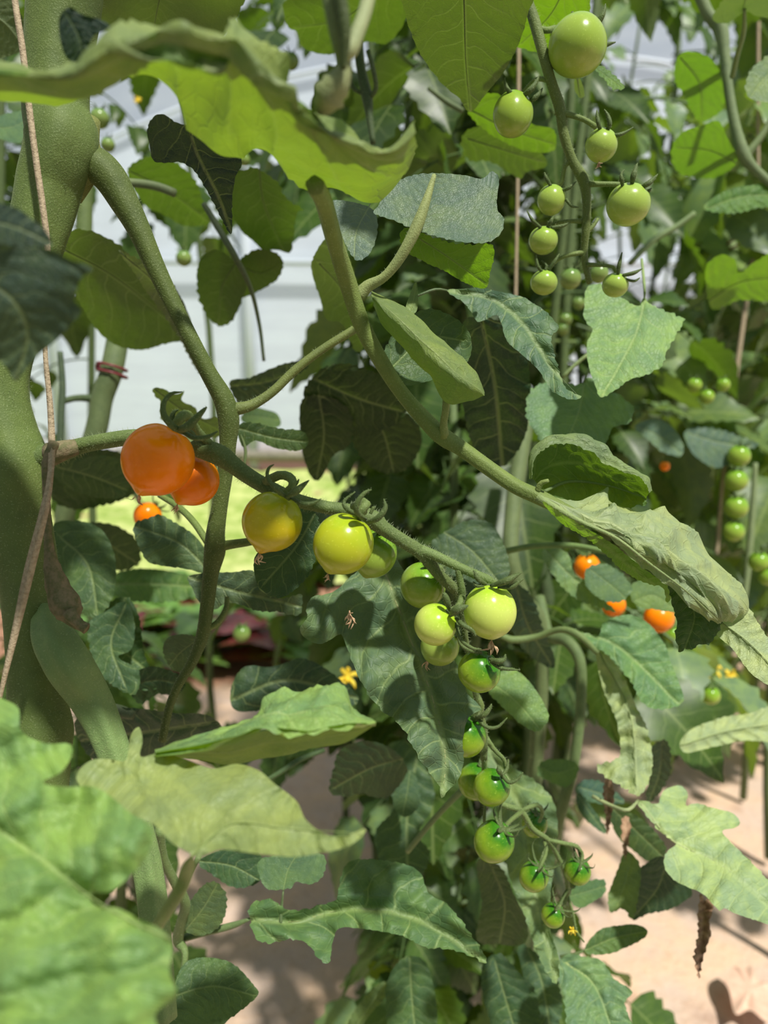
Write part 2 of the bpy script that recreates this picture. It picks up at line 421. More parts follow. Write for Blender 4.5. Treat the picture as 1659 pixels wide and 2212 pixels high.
# a rolled or folded blade: rows across the blade, each row a list of (x, y, depth)
def loft_leaf(label, rows, color, side='top', nu=60, nv=30, ser=0.0, pk=1.0, name='tomato_leaf', parent=None, vs=(-0.35, 0.35), ripple=1.0, extra=None, cat='leaf', rib=None, lift=None):
    rs = np.random.RandomState(sum(map(ord, label)) % 9973)
    R = [catmull(np.asarray(r, float), nu) for r in rows]
    R = np.array(R)                                     # rows, nu, 3
    G = np.array([catmull(R[:, i, :], nv) for i in range(nu)])   # nu, nv, 3
    dm = G[:, :, 2].mean(); Lpx = np.hypot(*(G[1:, nv//2, :2]-G[:-1, nv//2, :2]).T).sum(); Lm = Lpx/F*dm
    ww = PA(G.reshape(-1, 3)[:, :2], G.reshape(-1, 3)[:, 2]).reshape(nu, nv, 3)
    tu = np.gradient(ww, axis=0); tv = np.gradient(ww, axis=1)
    nrm = np.cross(tu, tv); nrm /= np.linalg.norm(nrm, axis=2)[:, :, None]+1e-12
    u = np.linspace(0, 1, nu)[:, None]*np.ones((1, nv)); v = np.linspace(vs[0], vs[1], nv)[None]*np.ones((nu, 1))
    u = u + 0.03*np.sin(9*u+2) + 0.02*np.sin(v*23+1)
    phs = (u-0.62*np.abs(v))*7+0.45*(v < 0)
    rel = pk*0.010*Lm*(np.abs(np.cos(PI*phs))**0.6+0.45*np.sin(u*37+6*v+2*np.sin(v*23))*np.sin(v*41+1.5*np.sin(u*19)))*np.clip(np.abs(v)/0.05, 0, 1)
    p1, p2 = rs.rand(2)*6
    rel += ripple*0.008*Lm*(np.sin(u*17+p1+3*v)+np.sin(v*19+p2+u*9))
    taper = np.sin(PI*np.clip(u, 0.02, 0.98))**0.5
    ww = ww + nrm*(rel*taper)[:, :, None]
    if ser > 0:
        for j, sg in ((0, -1), (nv-1, 1)):
            sw = ((np.arange(nu)/3.0) % 1.0-0.5)*ser/F*dm*2 + rs.randn(nu)*ser/F*dm*.3
            tvj = tv[:, j]/(np.linalg.norm(tv[:, j], axis=1)[:, None]+1e-12)
            ww[:, j] += tvj*sg*sw[:, None]
    fs = []
    c0 = ww[nu//2, nv//2]; toward = (nrm[nu//2, nv//2] @ (CAM-c0)) > 0
    for i in range(nu-1):
        for j in range(nv-1):
            a = i*nv+j; f = (a, a+nv, a+nv+1, a+1)
            fs.append(f)
    # nrm = tu x tv ; face (a, a+nv, a+nv+1, a+1) has that normal
    if toward != (side == 'top'): fs = [f[::-1] for f in fs]
    mb = MB(); mb.add(ww.reshape(-1, 3), fs, np.stack([u.ravel(), v.ravel()], 1))
    ob = mb.build(name, M_LEAF, parent=parent, color=color)
    if parent is None: tag(ob, label, cat)
    if rib:
        m2 = MB(); q = catmull(np.asarray(rib, float), 30); m2.tube(PA(q[:, :2], q[:, 2]), q[:, 3]/2/F*q[:, 2], 8)
        c = color; m2.build('midrib', M_STEM, parent=ob, color=(c[0]*1.1+.07, c[1]*1.0+.085, c[2]+.035, 1))
    return ob

# ================================================================== the place
def struct(name, mb, mat, **kw):
    o = mb.build(name, mat, **kw); o['kind'] = 'structure'; return o
rs0 = np.random.RandomState(5)
# floor: slightly uneven ground under plastic mulch
nx, ny = 90, 90
xs = np.linspace(-7, 9, nx); ys = np.linspace(-1.5, 9, ny)
gx, gy = np.meshgrid(xs, ys, indexing='ij')
gz = 0.012*np.sin(gx*3.1+gy*1.7)+0.010*np.sin(gx*7.3-gy*5.1)+0.006*rs0.randn(nx, ny)
mb = MB(); mb.add(np.stack([gx.ravel(), gy.ravel(), gz.ravel()], 1), [(i*ny+j, (i+1)*ny+j, (i+1)*ny+j+1, i*ny+j+1) for i in range(nx-1) for j in range(ny-1)])
struct('floor', mb, soil_material(), origin=(0, 0, 0))
mb = MB(); n = 70
xs = np.linspace(-7, 0.9, n); ys = np.linspace(3.1, 6.25, n); gx, gy = np.meshgrid(xs, ys, indexing='ij')
gz = 0.035+0.015*rs0.randn(n, n)
mb.add(np.stack([gx.ravel(), gy.ravel(), gz.ravel()], 1), [(i*n+j, (i+1)*n+j, (i+1)*n+j+1, i*n+j+1) for i in range(n-1) for j in range(n-1)])
struct('lawn', mb, grass_material(), origin=(0, 0, 0))
# polytunnel: end wall, roof film, hoops and posts
FILM = film_material(); ROOF = film_material(0.75, 0.9)
def hoop(y, r0=0.02, a0=0, a1=PI, n=40, cx=1.0, rx=5.2, rz=3.0):
    a = np.linspace(a0, a1, n); return np.stack([cx-rx*np.cos(a), np.full(n, y), 0.3+rz*np.sin(a)], 1)
mb = MB(); na, nl = 40, 24
V = []
for k, y in enumerate(np.linspace(-4, 6.4, nl)):
    V.append(hoop(y, n=na)+np.array([0, 0, 0.015*math.sin(k*2.1)]))
V = np.concatenate(V); mb.add(V, [(i*na+j, (i+1)*na+j, (i+1)*na+j+1, i*na+j+1) for i in range(nl-1) for j in range(na-1)])
struct('ceiling', mb, ROOF, origin=(0, 0, 0))
mb = MB(); a = hoop(6.4, n=40); nk = 6; V = []
for k in range(nk):
    f = k/(nk-1); q = a.copy(); q[:, 2] = 0.12+(a[:, 2]-0.12)*f; V.append(q)
V = np.concatenate(V); mb.add(V, [(k*40+j, (k+1)*40+j, (k+1)*40+j+1, k*40+j+1) for k in range(nk-1) for j in range(39)])
struct('wall_back', mb, FILM, origin=(0, 6.4, 0))
for k, y in enumerate((2.2, 4.3, 6.36)):
    mb = MB(); mb.tube(hoop(y), np.full(40, 0.018), 8); struct('trim_%d' % (k+1), mb, M_STEEL)
for k, x in enumerate((-2.75, -1.12, 0.9, 3.2)):
    mb = MB(); mb.tube([(x, 6.33, 0), (x, 6.33, 1.5), (x, 6.33, 3.0)], [0.045]*3, 12)
    struct('trim_%d' % (k+4), mb, M_STEEL)
mb = MB(); mb.tube([(-4, 6.3, 0.16), (1, 6.3, 0.15), (6, 6.3, 0.16)], [0.05]*3, 8); struct('baseboard_back', mb, simple('weathered_board', (0.30, 0.27, 0.22), 0.8, 20))
mb = MB(); mb.tube([(-4, 6.3, 1.75), (1, 6.3, 1.72), (6, 6.3, 1.75)], [0.025]*3, 8); struct('trim_8', mb, M_STEEL)

# ------------------------------------------------------------------ stems
GS = (0.13, 0.17, 0.045, 1)       # shaded green stem
GL = (0.25, 0.30, 0.09, 1)
def stem_thing(name, label, cat, pts, color, sides=14, nh=0, hl=0.0016, part='stem', ridges=0.03, seed=1, group=None, knob=0.0):
    p = np.asarray(pts, float); root = empty(name, P(p[-1][0], p[-1][1], p[-1][2])); tag(root, label, cat, group)
    mb = MB(); w, r = stem_mb(mb, pts, sides, ridges, seed=seed, knob=knob); mb.build(part, M_STEM, parent=root, color=color)
    if nh:
        h = MB(); hairs(h, w, r, nh, hl, seed); ho = h.build('stem_hairs', M_HAIR, parent=root); ho['kind'] = 'stuff'
    return root, w, r
def stem_part(root, part, pts, color, sides=12, nh=0, hl=0.0015, mat=None, ridges=0.03, seed=1, knob=0.0):
    mb = MB(); w, r = stem_mb(mb, pts, sides, ridges, seed=seed, knob=knob)
    o = mb.build(part, mat or M_STEM, parent=root, color=color)
    if nh:
        h = MB(); hairs(h, w, r, nh, hl, seed); ho = h.build('stalk_hairs', M_HAIR, parent=o); ho['kind'] = 'stuff'
    return o, w, r
D0 = 0.33
main, w, r = stem_thing('tomato_vine', 'thick olive green main tomato vine rising at the left side behind a twine', 'vine',
  [(150, -120, .33, 150), (140, 0, .33, 150), (128, 130, .33, 138), (122, 240, .33, 135), (134, 300, .328, 148), (125, 345, .328, 140), (108, 400, .33, 132), (92, 470, .33, 124), (70, 550, .33, 118), (35, 680, .33, 116), (8, 780, .33, 114), (3, 860, .33, 116), (14, 935, .33, 126), (35, 1010, .33, 138), (38, 1090, .33, 130), (52, 1180, .33, 125), (66, 1260, .33, 122), (76, 1340, .33, 122), (80, 1440, .33, 118), (84, 1520, .33, 122), (88, 1575, .33, 134), (88, 1625, .33, 124), (85, 1750, .33, 118), (80, 2000, .33, 120), (75, 2500, .34, 130)],
  (0.145, 0.205, 0.055, 1), 40, 3200, 0.0022, ridges=0.035, seed=3)
stem_part(main, 'sucker_branch', [(95, 1300, .33, 40), (112, 1370, .315, 78), (146, 1430, .308, 92), (190, 1500, .314, 82), (228, 1580, .314, 70), (262, 1670, .314, 64), (295, 1780, .314, 60), (318, 1880, .314, 60), (335, 2000, .314, 60), (350, 2200, .314, 60)], (0.22, 0.33, 0.12, 1), 30, 700, ridges=0.09, seed=5)
stem_part(main, 'corky_ridge', [(118, 955, .305, 20), (106, 990, .303, 26), (101, 1050, .301, 17), (102, 1120, .300, 16), (106, 1180, .300, 20), (114, 1230, .300, 36), (130, 1280, .300, 56), (148, 1318, .299, 60), (158, 1338, .298, 34), (172, 1350, .297, 25), (186, 1357, .296, 22)], GS, 18, mat=M_SCAR, knob=0.05, seed=8)
stem_part(main, 'scar_lip', [(150, 1322, .293, 30), (160, 1338, .292, 26), (176, 1352, .292, 20), (187, 1358, .292, 26)], GS, 12, mat=M_SCAR, knob=0.06, seed=9)
stem_part(main, 'branch_collar', [(196, 262, .335, 40), (192, 310, .332, 44), (196, 350, .332, 52), (178, 392, .334, 44), (162, 430, .338, 30)], (0.22, 0.24, 0.07, 1), 14)

br, w, r = stem_thing('tomato_branch', 'dark green branch arching down from the thick stem behind the orange tomatoes', 'branch',
  [(165, 345, .335, 60), (200, 355, .334, 76), (235, 382, .334, 72), (268, 435, .335, 62), (300, 495, .336, 50), (335, 575, .338, 42), (375, 660, .34, 37), (418, 745, .342, 36), (452, 808, .345, 37), (483, 862, .348, 44), (494, 905, .35, 46), (492, 960, .352, 36), (488, 1010, .354, 34), (476, 1085, .356, 34), (466, 1150, .358, 40), (464, 1190, .36, 46), (455, 1240, .362, 34), (447, 1310, .364, 30), (438, 1370, .366, 28), (415, 1430, .368, 22), (385, 1480, .37, 19), (365, 1530, .372, 18), (350, 1600, .375, 18)],
  (0.105, 0.145, 0.035, 1), 20, 900, 0.0013, seed=4)
stem_part(br, 'side_shoot', [(490, 885, .35, 34), (520, 882, .35, 27), (550, 872, .352, 22), (590, 845, .354, 20), (640, 797, .356, 19), (700, 752, .358, 18), (765, 712, .36, 18)], (0.17, 0.21, 0.06, 1), 12, 200)
stem_part(br, 'side_shoot', [(466, 1182, .36, 24), (500, 1176, .36, 20), (540, 1170, .36, 18), (575, 1160, .362, 18)], (0.17, 0.22, 0.06, 1), 12)
stem_part(br, 'side_shoot', [(444, 1360, .366, 14), (470, 1345, .367, 14), (488, 1315, .368, 12), (490, 1290, .37, 10)], (0.17, 0.22, 0.06, 1), 10)
stem_part(br, 'side_shoot', [(460, 1190, .362, 16), (420, 1130, .37, 15), (385, 1095, .38, 14), (345, 1070, .39, 12)], (0.17, 0.24, 0.06, 1), 10)
stem_part(br, 'side_shoot', [(432, 760, .345, 14), (400, 700, .35, 16), (365, 645, .355, 14), (330, 600, .36, 12)], (0.17, 0.22, 0.08, 1), 10)

cs, w, r = stem_thing('tomato_shoot', 'long green shoot running diagonally from the top leaf to the rolled leaf', 'stalk',
  [(680, 400, .24, 40), (700, 440, .26, 38), (722, 520, .29, 36), (750, 610, .31, 38), (782, 705, .32, 36), (825, 785, .325, 33), (868, 850, .33, 31), (915, 905, .33, 34), (955, 943, .33, 38), (1000, 972, .33, 33), (1060, 1015, .33, 32), (1115, 1052, .328, 32), (1165, 1075, .326, 33), (1215, 1100, .325, 28), (1280, 1130, .325, 18), (1330, 1155, .325, 10)],
  (0.21, 0.28, 0.075, 1), 16, 500, 0.0011, ridges=0.08, seed=6)
stem_part(cs, 'leaflet_stalk', [(775, 640, .317, 30), (795, 618, .316, 26), (828, 600, .314, 20), (855, 570, .312, 22), (880, 530, .31, 24), (902, 485, .309, 26), (922, 430, .309, 18), (938, 378, .31, 9)], (0.33, 0.38, 0.15, 1), 14, 250, 0.001)
stem_part(cs, 'leaflet_stalk', [(960, 945, .328, 22), (958, 915, .325, 17), (962, 890, .322, 16), (965, 860, .32, 18)], (0.27, 0.33, 0.1, 1), 10, 60, 0.001)
stem_part(cs, 'leaflet_stalk', [(1160, 1065, .325, 14), (1168, 1045, .323, 12), (1185, 1038, .321, 8)], (0.27, 0.34, 0.1, 1), 8)

# ------------------------------------------------------------------ the fruit truss in the middle
tr, w, r = stem_thing('fruit_truss', 'hairy green truss stalk carrying orange, yellow and green tomatoes across the middle', 'truss',
  [(60, 1000, .33, 60), (100, 985, .328, 52), (140, 975, .325, 42), (180, 962, .323, 34), (230, 952, .32, 34), (290, 944, .318, 34), (345, 948, .318, 35), (400, 957, .318, 38), (440, 970, .318, 44), (478, 985, .318, 46), (505, 1005, .318, 38), (540, 1030, .318, 35), (585, 1056, .318, 34), (640, 1080, .318, 30), (700, 1095, .32, 28), (760, 1106, .32, 34), (805, 1122, .32, 42), (830, 1142, .32, 32), (870, 1168, .322, 30), (905, 1190, .324, 30), (925, 1210, .326, 28), (945, 1238, .33, 24), (970, 1262, .335, 24), (992, 1285, .34, 20), (1000, 1330, .345, 15), (1006, 1380, .35, 12), (1015, 1440, .355, 12), (1030, 1510, .36, 13), (1045, 1580, .365, 16), (1045, 1640, .37, 15)],
  (0.145, 0.205, 0.065, 1), 18, 2600, 0.0021, part='rachis', seed=7)
TRC = (0.19, 0.27, 0.09, 1)
stem_part(tr, 'side_branch', [(905, 1188, .324, 26), (940, 1200, .322, 22), (985, 1222, .322, 20), (1030, 1242, .323, 20), (1055, 1253, .324, 20), (1072, 1262, .326, 12)], TRC, 12, 400)
stem_part(tr, 'side_branch', [(990, 1225, .322, 16), (993, 1250, .323, 15), (998, 1280, .325, 17), (992, 1310, .33, 16)], TRC, 12, 160)
stem_part(tr, 'side_branch', [(110, 982, .318, 52), (140, 972, .316, 42), (165, 966, .318, 34)], GS, 14, mat=M_SCAR)
stem_part(tr, 'side_branch', [(1046, 1590, .366, 14), (1068, 1620, .37, 10), (1088, 1640, .373, 9), (1092, 1660, .375, 8)], TRC, 10, 60)
stem_part(tr, 'side_branch', [(1046, 1630, .37, 13), (1050, 1700, .385, 11), (1080, 1735, .39, 12), (1125, 1752, .395, 13), (1150, 1790, .40, 12), (1185, 1815, .405, 11), (1205, 1850, .41, 10), (1222, 1890, .415, 10), (1226, 1930, .42, 9), (1215, 1960, .42, 8)], TRC, 12, 420)
stem_part(tr, 'side_branch', [(1185, 1815, .405, 9), (1220, 1822, .405, 9), (1248, 1830, .41, 9), (1255, 1855, .415, 7)], TRC, 10, 60)
stem_part(tr, 'side_branch', [(1125, 1752, .395, 10), (1160, 1738, .40, 9), (1172, 1755, .405, 8), (1165, 1775, .41, 7)], TRC, 10, 60)
stem_part(tr, 'side_branch', [(1050, 1690, .385, 8), (1048, 1740, .387, 7), (1046, 1775, .39, 7)], TRC, 8, 40)
stem_part(tr, 'flower_tip', [(1226, 1935, .42, 7), (1238, 1975, .42, 6), (1245, 2010, .42, 5), (1262, 2035, .42, 3)], TRC, 8, 60)

# upper right truss
ut, w, r = stem_thing('fruit_truss', 'curved green truss stalk hanging down at the upper right with small green tomatoes', 'truss',
  [(1128, -60, .36, 24), (1140, 0, .36, 22), (1156, 50, .36, 24), (1172, 110, .36, 23), (1190, 175, .362, 22), (1210, 235, .365, 24), (1218, 290, .367, 21), (1236, 345, .37, 20), (1260, 388, .372, 24), (1267, 430, .374, 19), (1266, 490, .376, 18), (1262, 540, .38, 15), (1266, 580, .382, 14), (1274, 612, .385, 12)],
  (0.17, 0.225, 0.065, 1), 16, 700, 0.0014, part='rachis', seed=9)
UTC = (0.20, 0.27, 0.08, 1)
for q in ([(1165, 62, .36, 14), (1180, 66, .362, 13), (1200, 62, .366, 14), (1225, 55, .372, 10)],
          [(1200, 240, .365, 16), (1238, 250, .364, 12), (1265, 260, .364, 11), (1288, 275, .366, 12)],
          [(1266, 398, .372, 14), (1300, 398, .37, 11), (1335, 398, .37, 10), (1350, 402, .372, 10)],
          [(1190, 175, .362, 12), (1165, 170, .366, 10), (1150, 180, .37, 12), (1128, 205, .375, 12)],
          [(1238, 345, .37, 12), (1220, 360, .372, 9), (1215, 390, .375, 10), (1203, 405, .377, 9)],
          [(1264, 478, .376, 11), (1230, 478, .377, 9), (1200, 482, .378, 8), (1185, 495, .38, 8)],
          [(1262, 545, .38, 11), (1225, 552, .38, 9), (1200, 565, .382, 8), (1180, 588, .385, 8)],
          [(1268, 572, .38, 10), (1300, 573, .378, 8), (1325, 577, .378, 8), (1332, 594, .38, 8)],
          [(1268, 500, .378, 10), (1280, 490, .378, 9), (1292, 472, .378, 6)]):
    stem_part(ut, 'fruit_stalk', q, UTC, 10, 60, 0.0013)

# ------------------------------------------------------------------ tomatoes
def fruit_mb(c, R, A, el, tip, nu=40, nv=30, seed=0):
    A = A/np.linalg.norm(A); B = np.cross(A, [0.2, 0.9, 0.1]); B /= np.linalg.norm(B); D = np.cross(A, B)
    V = []; UV = []
    for j in range(nv+1):
        th = PI*j/nv
        rr = R*(1-0.10*math.exp(-(th/0.30)**2)+tip*math.exp(-((PI-th)/0.20)**2)+0.06*tip*2*math.exp(-((PI-th)/0.6)**2))
        for i in range(nu):
            ph = 2*PI*i/nu; q = rr*(1+0.010*math.cos(3*ph+seed)*math.sin(th)+0.006*math.cos(5*ph+seed*2)*math.sin(th))
            V.append(c + A*(math.cos(th)*q*el) + (B*math.cos(ph)+D*math.sin(ph))*(math.sin(th)*q)); UV.append((i/nu, th/PI))
    F_ = [(j*nu+i, (j+1)*nu+i, (j+1)*nu+(i+1) % nu, j*nu+(i+1) % nu) for j in range(nv) for i in range(nu)]
    mb = MB(); mb.add(V, F_, UV)
    return mb, A, B, D
def petals(mb, c, dirn, L, seed, n=6):
    rs = np.random.RandomState(seed)
    for k in range(n):
        d = dirn+0.45*rs.randn(3); d /= np.linalg.norm(d)
        s = np.cross(d, rs.randn(3)); s /= np.linalg.norm(s); m = np.cross(d, s)
        ll = L*(0.6+0.6*rs.rand()); pts = [c, c+d*ll*.35+s*ll*.08, c+d*ll*.7+s*ll*.18*rs.randn(), c+d*ll+s*ll*.3*rs.randn()+m*ll*.2*rs.randn()]
        mb.tube(catmull(pts, 8), np.array([.25, .5, .9, 1.2, 1.1, .9, .6, .25])*L*0.09, 6, flat=0.3, up=m)
def tomato(label, x, y, rpx, d, ax, kind, el=1.03, tip=0.12, sep=None, nsep=5, slen=1.0, scurl=0.8, ped=None, dry=0, seed=0, group=None, sepc=(0.11, 0.16, 0.05, 1), simple_=False, scar=None):
    c = P(x, y, d); R = rpx/F*d
    A = RIGHT*ax[0]+UP*ax[1]-FWD*ax[2]; A = A/np.linalg.norm(A)
    root = empty('tomato', c-np.array([0, 0, R])); tag(root, label, 'tomato', group)
    mb, A, B, D = fruit_mb(c, R, A, el, tip, 24 if simple_ else 40, 18 if simple_ else 32, seed)
    mb.build('fruit', FM[kind], parent=root)
    rs = np.random.RandomState(seed+17)
    top = c + A*(R*el*0.90)
    mb = MB(); hb = MB()
    if sep:
        for s in sep:
            w, r = stem_mb(mb, s, 8, 0.0, n=14); hairs(hb, w, r, 26, 0.0012, seed, 0.00005)
    else:
        n = nsep; off = rs.rand()*6
        for k in range(n):
            ph = 2*PI*k/n+off+0.2*rs.randn(); E = B*math.cos(ph)+D*math.sin(ph); L = R*slen*(0.85+0.35*rs.rand()); cu = scurl*(0.6+0.8*rs.rand())
            pts = [top, top+E*L*.3+A*R*0.02, top+E*L*.62+A*L*(0.02+.18*cu), top+E*L*.85+A*L*(.45*cu), top+E*L*(1.0-.15*cu)+A*L*(.8*cu)]
            q = catmull(pts, 12); wd = np.array([.8, 1, 1.1, 1.1, 1.05, .95, .85, .72, .58, .42, .26, .08])*R*0.115
            mb.tube(q, wd, 6, flat=0.45, up=A)
            if not simple_: hairs(hb, q, wd, 16, 0.0011, seed+k, 0.00005)
    mb.tube([top-A*R*.05, top+A*R*.04, top+A*R*.10], [R*.2, R*.16, R*.07], 8)
    cal = mb.build('calyx', M_STEM, parent=root, color=sepc)
    if hb.n: ho = hb.build('calyx_hairs', M_HAIR, parent=cal); ho['kind'] = 'stuff'
    if ped:
        mb = MB(); t0 = np.array(project(top)); w, r = stem_mb(mb, [[t0[0], t0[1], t0[2], ped[0][3]]]+[list(q) for q in ped], 10, 0.02)
        o = mb.build('fruit_stalk', M_STEM, parent=root, color=(sepc[0]*1.5, sepc[1]*1.45, sepc[2]*1.4, 1))
        if not simple_:
            h = MB(); hairs(h, w, r, 60, 0.0012, seed, 0.00005); ho = h.build('stalk_hairs', M_HAIR, parent=o); ho['kind'] = 'stuff'
    if dry:
        mb = MB(); petals(mb, c-A*R*el*(1+tip*0.9), -A*0.6-UP*0.8, dry/F*d, seed); mb.build('dried_blossom', M_DRY, parent=root)
    return root
T = tomato
T('large ripe orange tomato in front at the left end of the truss', 341, 992, 77, .297, (.42, .80, -.05), 'orange', 1.02, .11, dry=26, seed=1,
  sep=[[(398, 936, .290, 8), (372, 920, .284, 17), (354, 895, .282, 14), (355, 868, .283, 11), (372, 850, .284, 8), (394, 847, .285, 2)],
       [(385, 928, .287, 12), (405, 922, .282, 20), (425, 902, .281, 15), (440, 886, .281, 9), (447, 879, .281, 2)],
       [(392, 930, .290, 10), (420, 946, .286, 12), (448, 944, .286, 10), (470, 932, .287, 3)],
       [(385, 925, .297, 8), (372, 905, .297, 12), (376, 890, .297, 8), (386, 885, .297, 2)],
       [(400, 925, .297, 8), (415, 935, .299, 10), (425, 950, .299, 3)]],
  ped=[(388, 905, .296, 22), (405, 898, .30, 24), (425, 930, .31, 20), (460, 965, .318, 18)])
T('second orange tomato half hidden behind the large orange one', 416, 1036, 57, .33, (.40, .78, -.3), 'orange', 0.98, .12, dry=24, seed=2, nsep=4, slen=.6)
T('small orange tomato peeking out above a dark leaf below the orange pair', 319, 1114, 30, .55, (.6, .6, -.2), 'orange', 1.0, .02, seed=3, slen=.9, simple_=True)
T('olive yellow tomato with pointed tip hanging right of the orange pair', 588, 1126, 65, .304, (.36, .86, .05), 'olive', 1.0, .15, dry=26, seed=4,
  sep=[[(625, 1078, .297, 8), (595, 1055, .290, 11), (578, 1032, .289, 9), (580, 1012, .289, 7), (592, 1003, .289, 2)],
       [(618, 1074, .295, 8), (638, 1062, .289, 17), (655, 1048, .288, 11), (668, 1037, .288, 2)],
       [(630, 1076, .297, 7), (655, 1088, .291, 11), (678, 1086, .291, 8), (694, 1077, .291, 2)],
       [(625, 1060, .30, 6), (640, 1045, .30, 7), (646, 1035, .30, 2)]],
  ped=[(632, 1050, .300, 19), (628, 1033, .302, 20), (605, 1026, .306, 20), (575, 1040, .314, 20)])
T('yellow green tomato with a bright glint, in the centre of the truss', 742, 1174, 65, .302, (.42, .80, .08), 'yellowgreen', 1.03, .10, dry=20, seed=5,
  sep=[[(790, 1122, .295, 8), (770, 1104, .289, 13), (775, 1080, .287, 11), (790, 1063, .287, 8), (803, 1058, .287, 2)],
       [(792, 1128, .295, 9), (815, 1120, .289, 14), (832, 1098, .288, 11), (829, 1077, .288, 2)],
       [(780, 1115, .297, 8), (750, 1100, .293, 11), (744, 1082, .293, 8), (768, 1062, .293, 2)],
       [(800, 1110, .302, 7), (806, 1098, .302, 8), (812, 1096, .302, 2)]],
  ped=[(790, 1092, .297, 22), (782, 1086, .305, 22), (765, 1095, .315, 20)])
T('dull green tomato tucked behind the yellow green one', 808, 1196, 50, .335, (.3, .8, .1), 'green', 1.05, .08, seed=6, nsep=4, slen=.5,
  ped=[(822, 1150, .33, 16), (812, 1128, .323, 18)])
T('round green tomato behind the fork of the truss above a dark leaf', 914, 1264, 50, .345, (.35, .7, .3), 'green', 1.0, .03, seed=7, nsep=4, slen=.8, ped=[(955, 1235, .335, 12), (948, 1225, .33, 14)])
T('largest pale green tomato at the right end of the middle cluster', 1058, 1320, 57, .318, (-.05, .9, -.1), 'pale', 1.05, .03, dry=30, seed=8,
  sep=[[(1060, 1266, .312, 8), (1090, 1256, .308, 16), (1110, 1246, .308, 12), (1128, 1236, .308, 2)],
       [(1075, 1268, .312, 7), (1105, 1268, .31, 10), (1122, 1256, .31, 7), (1132, 1250, .31, 2)],
       [(1050, 1262, .312, 8), (1032, 1250, .31, 12), (1026, 1236, .31, 7), (1022, 1232, .31, 2)],
       [(1045, 1264, .312, 8), (1030, 1265, .311, 9), (1022, 1256, .311, 2)]])
T('pale green tomato with a darker top, left of the largest pale one', 940, 1349, 46, .315, (.55, .6, .25), 'pale', .98, .02, seed=9,
  sep=[[(972, 1330, .309, 8), (985, 1318, .305, 20), (1000, 1312, .304, 14), (1012, 1308, .304, 2)],
       [(985, 1335, .31, 8), (1000, 1350, .305, 11), (1020, 1362, .305, 9), (1028, 1375, .305, 2)],
       [(985, 1345, .312, 7), (995, 1380, .309, 9), (1020, 1400, .308, 8), (1040, 1402, .308, 2)],
       [(972, 1320, .31, 6), (966, 1300, .308, 16), (960, 1285, .307, 12), (956, 1284, .307, 3)]],
  ped=[(990, 1310, .315, 14), (998, 1290, .32, 15)])
T('green tomato underneath and behind the pale one, touching the veined leaf', 950, 1396, 42, .345, (.5, .6, .1), 'mid', 1.0, .03, seed=10, nsep=4, slen=.6, dry=18)
T('dark green glossy tomato at the bottom of the middle cluster', 1035, 1450, 46, .325, (.45, .55, .35), 'dark', .98, .02, seed=11,
  sep=[[(1058, 1425, .315, 8), (1075, 1428, .312, 13), (1088, 1425, .312, 10), (1092, 1413, .312, 3)],
       [(1060, 1430, .316, 7), (1080, 1442, .313, 9), (1105, 1446, .313, 6), (1124, 1447, .313, 2)],
       [(1055, 1415, .32, 7), (1062, 1400, .32, 10), (1055, 1385, .32, 3)],
       [(1040, 1410, .32, 7), (1015, 1405, .317, 9), (995, 1392, .317, 7), (988, 1370, .317, 2)]])
T('green tomato half covered by the tip of the veined leaf', 1006, 1590, 44, .365, (.3, .8, .2), 'dark', 1.02, .02, seed=12, slen=1.1,
  sep=[[(1030, 1550, .358, 8), (1050, 1570, .354, 9), (1075, 1570, .354, 7), (1096, 1550, .354, 2)],
       [(1030, 1550, .358, 8), (1045, 1545, .354, 12), (1058, 1530, .354, 8), (1062, 1520, .354, 2)],
       [(1030, 1550, .358, 8), (1040, 1530, .36, 8), (1030, 1515, .36, 2)]], ped=[(1040, 1530, .36, 14), (1030, 1500, .36, 12)])
T('green tomato mostly behind its round twin below the leaf tip', 1028, 1688, 38, .392, (.3, .8, .1), 'dark', 1.05, .02, seed=13, nsep=4, slen=.5)
T('green tomato with a dark blue green shoulder, twin in front below the leaf tip', 1062, 1701, 39, .372, (.5, .6, .3), 'dark', 1.03, .02, seed=14, slen=.9, scurl=.6,
  sep=[[(1085, 1675, .365, 7), (1100, 1690, .362, 9), (1118, 1683, .362, 7), (1130, 1668, .362, 2)],
       [(1085, 1675, .365, 7), (1078, 1665, .362, 12), (1076, 1652, .362, 2)],
       [(1085, 1675, .365, 7), (1095, 1660, .368, 7), (1098, 1640, .37, 3)]])
T('larger green tomato with dark top hanging in the lower truss', 1067, 1818, 43, .378, (.4, .75, .35), 'dark', 1.07, .02, seed=15, nsep=6, slen=.95, scurl=1.1, ped=[(1100, 1775, .385, 9), (1128, 1752, .392, 10)])
T('small green tomato behind the lower truss stalk', 1155, 1780, 27, .425, (.2, .8, .3), 'dark', 1.1, .02, seed=16, slen=1.0)
T('small oval green tomato with a glint, left side of the lower truss', 1153, 1893, 31, .395, (.35, .8, .35), 'dark', 1.1, .02, seed=17, nsep=6, slen=1.35, scurl=1.3, ped=[(1180, 1840, .40, 8), (1175, 1815, .405, 8)])
T('small round green tomato at the right of the lower truss', 1248, 1882, 28, .41, (.15, .8, .4), 'dark', 1.05, .02, seed=18, nsep=5, slen=1.2, scurl=.8, ped=[(1258, 1845, .41, 7), (1248, 1830, .41, 8)])
T('smallest lowest tomato of the lower truss, bright green', 1195, 1977, 25, .405, (.45, .8, .3), 'dark', 1.05, .02, seed=19, nsep=6, slen=1.7, scurl=1.0, ped=[(1215, 1940, .415, 7), (1225, 1925, .418, 8)])
